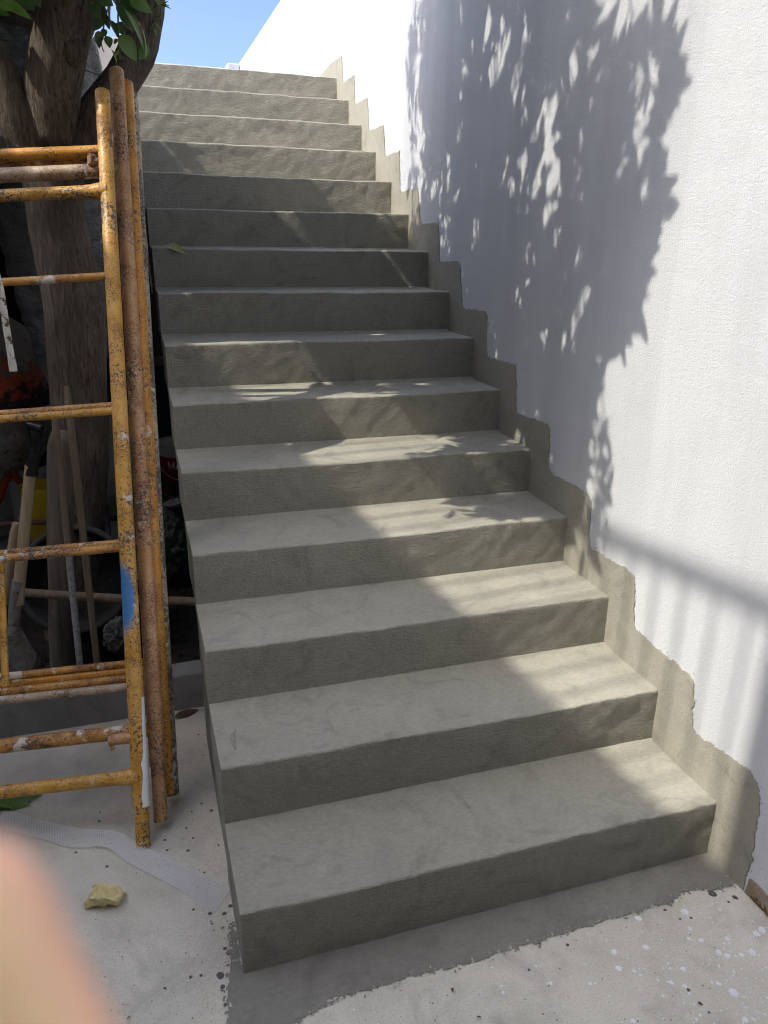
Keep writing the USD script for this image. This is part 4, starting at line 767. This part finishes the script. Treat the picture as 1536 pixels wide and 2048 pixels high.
# plank, pipe, concrete block post under the stair
a, b = Y((-10, 1028), 3.3), Y((110, 958), 3.8)
t = thing('board', 'long grey board lying aslant on the store floor behind the mixer legs', 'board', (a[0], a[1], .01))
dv = (b - a) * [1, 1, 0]; dv /= np.linalg.norm(dv); pm = box(-.2, np.linalg.norm(b - a) + .3, -.09, .09, 0, .025, .003); c_, s2_ = dv[0], dv[1]
pm.apply_transform(np.array([[c_, -s2_, 0, a[0]], [s2_, c_, 0, a[1]], [0, 0, 1, .012], [0, 0, 0, 1.]])); obj('plank', pm, M_PLANK, t)
a, b = Y((-60, 1052), 2.62), Y((240, 1036), 2.62)
t = thing('pipe', 'faded red pipe lying across the bed behind the shovel', 'pipe', a); obj('tube_wall', rod(a, b, .014, 12), M_PINK, t, smooth=40)
# white cord along the upper stair edge
cp = [Y(q, y) for q, y in (((277, 350), 2.8), ((283, 400), 2.75), ((290, 460), 2.7), ((297, 520), 2.6), ((305, 585), 2.5))]
t = thing('cord', 'thin white cord hanging beside the upper stair edge', 'cord', cp[-1]); obj('strand', tube(smoothpath(cp, 20), .0042, 8), M_CABLE, t, smooth=True)

# ------------------------------------------------------------------ small things on the ground and the steps
# mesh tape
def tape():
    px = [(-30, 1650), (60, 1672), (150, 1690), (215, 1697), (262, 1720), (300, 1745), (350, 1772), (400, 1800), (445, 1800)]
    top = [(-30, 1608), (0, 1615), (80, 1640), (165, 1658), (232, 1663), (290, 1695), (350, 1724), (410, 1752), (462, 1776)]
    bot = [(-30, 1648), (0, 1655), (80, 1676), (150, 1694), (205, 1692), (258, 1725), (310, 1752), (380, 1790), (430, 1824)]
    lift = [.004, .004, .005, .009, .018, .012, .006, .005, .004]
    T = smoothpath([G(q, l) for q, l in zip(top, lift)], 150); Bm = smoothpath([G(q, l * .5 + .003) for q, l in zip(bot, lift)], 150)
    return T, Bm
T_, B_ = tape(); tp_ = thing('mesh_tape', 'strip of white fibreglass mesh tape trailing across the concrete to the stairs', 'mesh tape', (T_[75] + B_[75]) / 2 * [1, 1, 0])
def ribbon(P, wv): 
    n = len(P); V = np.empty((2 * n, 3)); V[0::2] = P - wv; V[1::2] = P + wv; i = np.arange(n - 1) * 2
    return V, np.vstack([np.c_[i, i + 1, i + 3], np.c_[i, i + 3, i + 2]])
def strands(lst):
    Vs, Fs, o = [], [], 0
    for V, f in lst: Vs.append(V); Fs.append(f + o); o += len(V)
    return trimesh.Trimesh(np.vstack(Vs), np.vstack(Fs), process=False)
wid = (B_ - T_); NW = 16
warp = []
for k in range(NW):
    P = T_ + wid * (k / (NW - 1)) + rng.normal(0, .0002, (150, 3)); warp.append(ribbon(P, wid / np.linalg.norm(wid, axis=1, keepdims=True) * .0007))
tlen = np.r_[0, np.cumsum(np.linalg.norm(np.diff((T_ + B_) / 2, axis=0), axis=1))]; weft = []
from scipy.interpolate import interp1d
iT, iB = interp1d(tlen, T_, axis=0), interp1d(tlen, B_, axis=0)
for s in np.arange(0.001, tlen[-1] - .001, .0058):
    a, b = iT(s), iB(s); e = .006 * rng.uniform(0, .4); w_ = (b - a); n_ = 8
    P = a - w_ * e + np.linspace(0, 1 + 2 * e, n_)[:, None] * w_ + [0, 0, .0004]
    d = iT(min(s + .003, tlen[-1])) - a; d /= np.linalg.norm(d); weft.append(ribbon(P, d * .0006))
obj('warp_strands', strands(warp), M_MESHTAPE, tp_, kind='stuff'); obj('weft_strands', strands(weft), M_MESHTAPE, tp_, kind='stuff')
# foam lump
c = G((214, 1800)); fp = Polygon([(-.047, 0), (-.036, .022), (-.030, .046), (-.012, .05), (.006, .046), (.026, .042), (.040, .026), (.044, .002), (.02, 0), (.012, .007), (-.012, .006), (-.03, .004)])
fm = extrude(fp, .05); fm = trimesh.Trimesh(*trimesh.remesh.subdivide_to_size(fm.vertices, fm.faces, .0045)); fm.merge_vertices(); v = fm.vertices
v = np.c_[v[:, 0], .025 - v[:, 2] - .35 * v[:, 1], v[:, 1]]; fm.vertices = v; trimesh.smoothing.filter_laplacian(fm, iterations=14)
fm.vertices += fm.vertex_normals * ((meshkit.fbm(fm.vertices * 42, 4, 5) - .5) * .03 - np.maximum(0, meshkit.noise(fm.vertices * 150, 8) - .62) * .012)[:, None]
a_ = -.32; v = fm.vertices; fm.vertices = np.c_[v[:, 0] * math.cos(a_) - v[:, 1] * math.sin(a_), v[:, 0] * math.sin(a_) + v[:, 1] * math.cos(a_), np.maximum(v[:, 2], .001)] + c
obj('foam_lump', fm, M_FOAM, smooth=35, label='torn lump of yellow foam lying on the concrete below the mesh tape', cat='foam lump')
# sprig of green leaves under the frame
o = G((20, 1600)); t = thing('leaf_sprig', 'sprig of fresh green leaves lying on the concrete under the yellow frame', 'leaves', o)
for a, b, wd, ro in (((-30, 1612), (85, 1588), .028, .6), ((-20, 1606), (62, 1606), .024, .25), ((-26, 1598), (48, 1585), .026, .8), ((-40, 1600), (30, 1618), .022, .4), ((-10, 1592), (92, 1580), .02, .9), ((-30, 1585), (40, 1596), .024, -.5)):
    A, Bp = G(a, .02), G(b, .012); v, f = leaf_geo(np.linalg.norm(Bp - A), wd, .35, .12, 9); v[:, 2] += .008 * np.sin(v[:, 0] * 60); obj('leaf', trimesh.Trimesh(v @ frame_of(Bp - A, ro).T + A, f, process=False), M_LEAF2, t, smooth=True)
# dry leaves
A, Bp = Y((334, 491), 8 * TD + .025), Y((366, 503), 8 * TD - .035); A[2] = 9 * H + .012; Bp[2] = 9 * H - .004
v, f = leaf_geo(np.linalg.norm(Bp - A) * 1.1, .022, .5, .5, 8); obj('dry_leaf', trimesh.Trimesh(v @ frame_of(Bp - A, .7).T + A, f, process=False), M_DRY, smooth=True, label='small dry yellow-green leaf curled over the edge of the ninth step', cat='leaf')
A, Bp = G((348, 1436), .008), G((402, 1414), .012); v, f = leaf_geo(np.linalg.norm(Bp - A), .016, .5, .2, 8)
obj('dry_leaf', trimesh.Trimesh(v @ frame_of(Bp - A, .2).T + A, f, process=False), M_BROWNLEAF, smooth=True, label='curled dark brown leaf on the ground between kerb and stair foot', cat='leaf')
for i, (q, ln) in enumerate((((1395, 2005), .0), ((905, 1975), .0), ((963, 2035), .0), ((262, 2032), .0))):
    A = G(q, .006); an = rng.uniform(0, 6.28); d = np.array([math.cos(an), math.sin(an), .05]); v, f = leaf_geo(.013, .0035, .5, .3, 5)
    obj('dry_leaf', trimesh.Trimesh(v @ frame_of(d, .4).T + A, f, process=False), M_BROWNLEAF, smooth=True, label=('crumb of dry leaf on the concrete ' + ('in the right corner', 'below the cement apron', 'at the bottom edge right of centre', 'beside the blurred finger')[i]), cat='leaf')
# cement drips and paint splashes on the ground
def splat(c, r, h, arms, rg):
    n = 26; an = np.arange(n) / n * 2 * np.pi; k = rg.integers(5, 11) if arms else 3
    rad = r * (1 + (.55 if arms else .12) * np.maximum(0, np.sin(an * k + rg.uniform(0, 6))) ** 3 * rg.uniform(.4, 1, n) + rg.normal(0, .07, n))
    V = np.vstack([[[0, 0, h]], np.c_[rad * .6 * np.cos(an), rad * .6 * np.sin(an), np.full(n, h * .8)], np.c_[rad * np.cos(an), rad * np.sin(an), np.full(n, .0002)]])
    i = np.arange(n); j = (i + 1) % n
    f = np.vstack([np.c_[0 * i, i + 1, j + 1], np.c_[i + 1, i + 1 + n, j + 1 + n], np.c_[i + 1, j + 1 + n, j + 1]])
    st_ = rg.uniform(0, 6); sc = rg.uniform(.75, 1.25); V[:, 0] *= sc; c2, s2 = math.cos(st_), math.sin(st_)
    V[:, :2] = V[:, :2] @ np.array([[c2, s2], [-s2, c2]])
    return V + [c[0], c[1], .0016 if -.16 < c[0] < 0 else .0003], f
def splats(name, spec, mat, label, cat, arms, rg):
    obj(name, strands([splat(c, r, .0008, arms, rg) for c, r in spec]), mat, label=label, cat=cat, kind='stuff', smooth=False)
rg = np.random.default_rng(12)
dark = [(G(q), r * .00095) for q, r in (((397, 1470), 4), ((403, 1608), 4), ((423, 1622), 6), ((384, 1624), 3.5), ((407, 1512), 3), ((373, 1657), 3.5), ((386, 1677), 4), ((437, 1691), 3.5), ((376, 1702), 5), ((334, 1701), 4), ((409, 1746), 4), ((461, 1813), 6), ((449, 1828), 6), ((420, 1828), 5), ((387, 1820), 4), ((424, 1848), 3), ((428, 1861), 2.5), ((450, 1898), 5), ((458, 1908), 6), ((402, 1952), 4), ((382, 1955), 4), ((441, 1952), 9), ((330, 1977), 3.5), ((214, 1733), 5), ((152, 1705), 4), ((418, 1505), 4), ((330, 1680), 4), ((198, 1643), 4), ((200, 1625), 3), ((1470, 1795), 7), ((1425, 1788), 12), ((1457, 1804), 4), ((1382, 1836), 4), ((1360, 1838), 4), ((1330, 1820), 4), ((1058, 1940), 4), ((1135, 1890), 4), ((1377, 1980), 4), ((1418, 2025), 3.5), ((1080, 1888), 3), ((445, 1975), 6), ((462, 1993), 5), ((452, 2010), 5))]
for i in range(220):
    q = (rg.uniform(180, 480), rg.uniform(1460, 2040)) if i < 130 else (rg.uniform(620, 1530), rg.uniform(1830, 2046)); c = G(q)
    if not ap.buffer(.01).contains(Point(c[:2])): dark.append((c, rg.uniform(.0007, .0019)))
splats('cement_drips', dark, M_SPOT, 'dark cement drips spotted over the pale ground beside the stairs', 'cement drips', False, rg)
white = [(G(q), r * .0013) for q, r in (((1277, 1837), 7), ((1370, 1824), 7), ((1292, 1895), 5.5), ((1228, 1904), 5), ((1402, 1881), 5), ((1378, 1878), 4.5), ((1437, 1905), 5), ((1483, 1910), 5), ((1513, 1868), 6), ((1467, 1985), 8), ((1366, 1938), 5), ((1237, 1937), 5), ((1268, 1943), 3.5), ((1101, 1967), 3.5), ((1180, 1967), 3), ((1437, 1968), 4.5), ((1326, 1992), 2.5), ((1380, 1858), 4), ((1455, 1878), 5), ((1490, 2040), 5), ((1266, 2042), 4), ((1003, 1972), 3), ((1350, 1800), 4), ((1524, 1860), 8), ((1455, 1912), 5), ((1505, 1905), 6))]
for i in range(420):
    q = (1536 - abs(rg.normal(0, 240)), rg.uniform(1800, 2047)); c = G(q)
    if c[0] < W - .01 and not ap.buffer(.006).contains(Point(c[:2])): white.append((c, abs(rg.normal(0, .0012)) + .0005))
for i in range(60):
    c = G((rg.uniform(150, 480), rg.uniform(1560, 2040)))
    if not ap.buffer(.006).contains(Point(c[:2])): white.append((c, rg.uniform(.0008, .002)))
splats('paint_splashes', white, M_SPLAT, 'white paint splashes spattered on the concrete in the right corner', 'paint splashes', True, rg)

# ------------------------------------------------------------------ the house that shades the yard (left and behind the camera)
SL = LD[1] / LD[0]
_p = np.array([1.155, .22, .18]) - 8 * LD                             # a point of the terrace edge, from where its shadow lies
EZ = _p[2]
def edge_x(y): return _p[0] - .083 * (y - _p[1])
YC = -.055 - SL * (W + 4.0)                                          # the corner of the taller block
hs = thing('house', 'pale house with roof terrace and railing that shades the yard from the left', 'house', (-6, 1, 0))
ft = Polygon([(edge_x(YC - .3), YC - .3), (edge_x(2.3), 2.3), (-7.5, 2.3), (-7.5, YC - 1.6)])
wm = extrude(ft, EZ); obj('wall', wm, M_HOUSE, hs)
tw_ = Polygon([(edge_x(YC) + .004, YC), (-6.5, YC - SL * (6.5 + edge_x(YC))), (-6.5, -4.2), (edge_x(YC) + .004, -4.2)])
obj('wall', extrude(tw_, 7.6), M_HOUSE, hs, label='taller block of the house')
rear = thing('house', 'plain brown-rendered house front closing the yard behind the camera', 'house', (-.5, -4, 0))
obj('wall', box(-3.4, W - .01, -7, -3.1, 0, 8.5), M_REAR, rear)
ys = np.arange(-1.2, 2.25, .125)
rl = np.array([[edge_x(y) - .06, y, EZ + .88] for y in (-1.9, 2.28)]); obj('handrail', tube(np.linspace(rl[0], rl[1], 12), .026, 12), M_STEEL, hs, smooth=True)
for y in ys: obj('baluster', rod((edge_x(y) - .06, y, EZ), (edge_x(y) - .06, y, EZ + .86), .009, 6), M_STEEL, hs)

# ------------------------------------------------------------------ the hand close to the lens
def C3(x, y, d): return CAM + CR * x + CU * y + CF * d
def hull_chain(js):
    ms = []
    for (p, r), (q, s) in zip(js[:-1], js[1:]):
        ms.append(m3.Manifold.batch_hull([m3.Manifold.sphere(r, 32).translate(tuple(map(float, p))), m3.Manifold.sphere(s, 32).translate(tuple(map(float, q)))]))
    return ms
def pxd(q, d): return np.array([(q[0] - 768) / F * d, -(q[1] - 1024) / F * d, d])
tipp = pxd((-108, 1872), .060); ax_ = np.array([.39, -.92, 0]); ax_ /= np.linalg.norm(ax_)
J = [tipp, tipp + ax_ * .024 + [0, 0, .001], tipp + ax_ * .05 + [0, 0, .006], tipp + ax_ * .094 + [0, 0, .004]]
bones = hull_chain([(J[0], .0076), (J[1], .0082), (J[2], .009), (J[3], .0105)])
palm = J[3]
wr = palm + np.array([.035, -.085, -.02])
for k, ln in enumerate((.088, .082, .066)):                           # the other fingers, curled out of the frame
    b0 = palm + np.array([.021 * (k + 1), -.004 - .004 * k, .002]); p1 = b0 + np.array([-.004, ln * .32, .028]); p2 = p1 + np.array([-.012, -.012, .03]); p3 = p2 + np.array([-.012, -.022, -.006])
    bones += hull_chain([(b0, .0105), (p1, .009), (p2, .0082), (p3, .0074)])
    bones += hull_chain([(b0, .0115), (wr + np.array([.008 * k, 0, 0]), .018)])
bones += hull_chain([(palm, .0118), (wr, .018), (wr + np.array([.012, -.06, -.015]), .026), (wr + np.array([.06, -.22, -.1]), .036)])
th0 = wr + np.array([-.012, .02, .006]); bones += hull_chain([(th0, .016), (th0 + np.array([-.03, .03, .012]), .0125), (th0 + np.array([-.04, .06, .02]), .011), (th0 + np.array([-.04, .084, .026]), .0088)])
hm = m3.Manifold.batch_boolean(bones, m3.OpType.Add).refine_to_length(.004).to_mesh()
ht = trimesh.Trimesh(hm.vert_properties[:, :3], hm.tri_verts); trimesh.smoothing.filter_taubin(ht, iterations=12)
R3 = np.stack([CR, CU, CF], 1); ht.vertices = ht.vertices @ R3.T + CAM
hd = thing('hand', "person's hand with one blurred fingertip close to the lens at lower left", 'hand', C3(*J[3]))
obj('skin_surface', ht, M_SKIN, hd, smooth=True)
nl = trimesh.creation.icosphere(3, 1.); nl.vertices *= [.0052, .0075, .0016]
nv = nl.vertices; Rn = np.stack([np.cross(ax_, [0, 0, 1]), ax_, [0, 0, 1]], 1); nl.vertices = (nv @ Rn.T + tipp + [0, 0, .0068] + ax_ * .002) @ R3.T + CAM
obj('fingernail', nl, M_NAIL, hd, smooth=True)
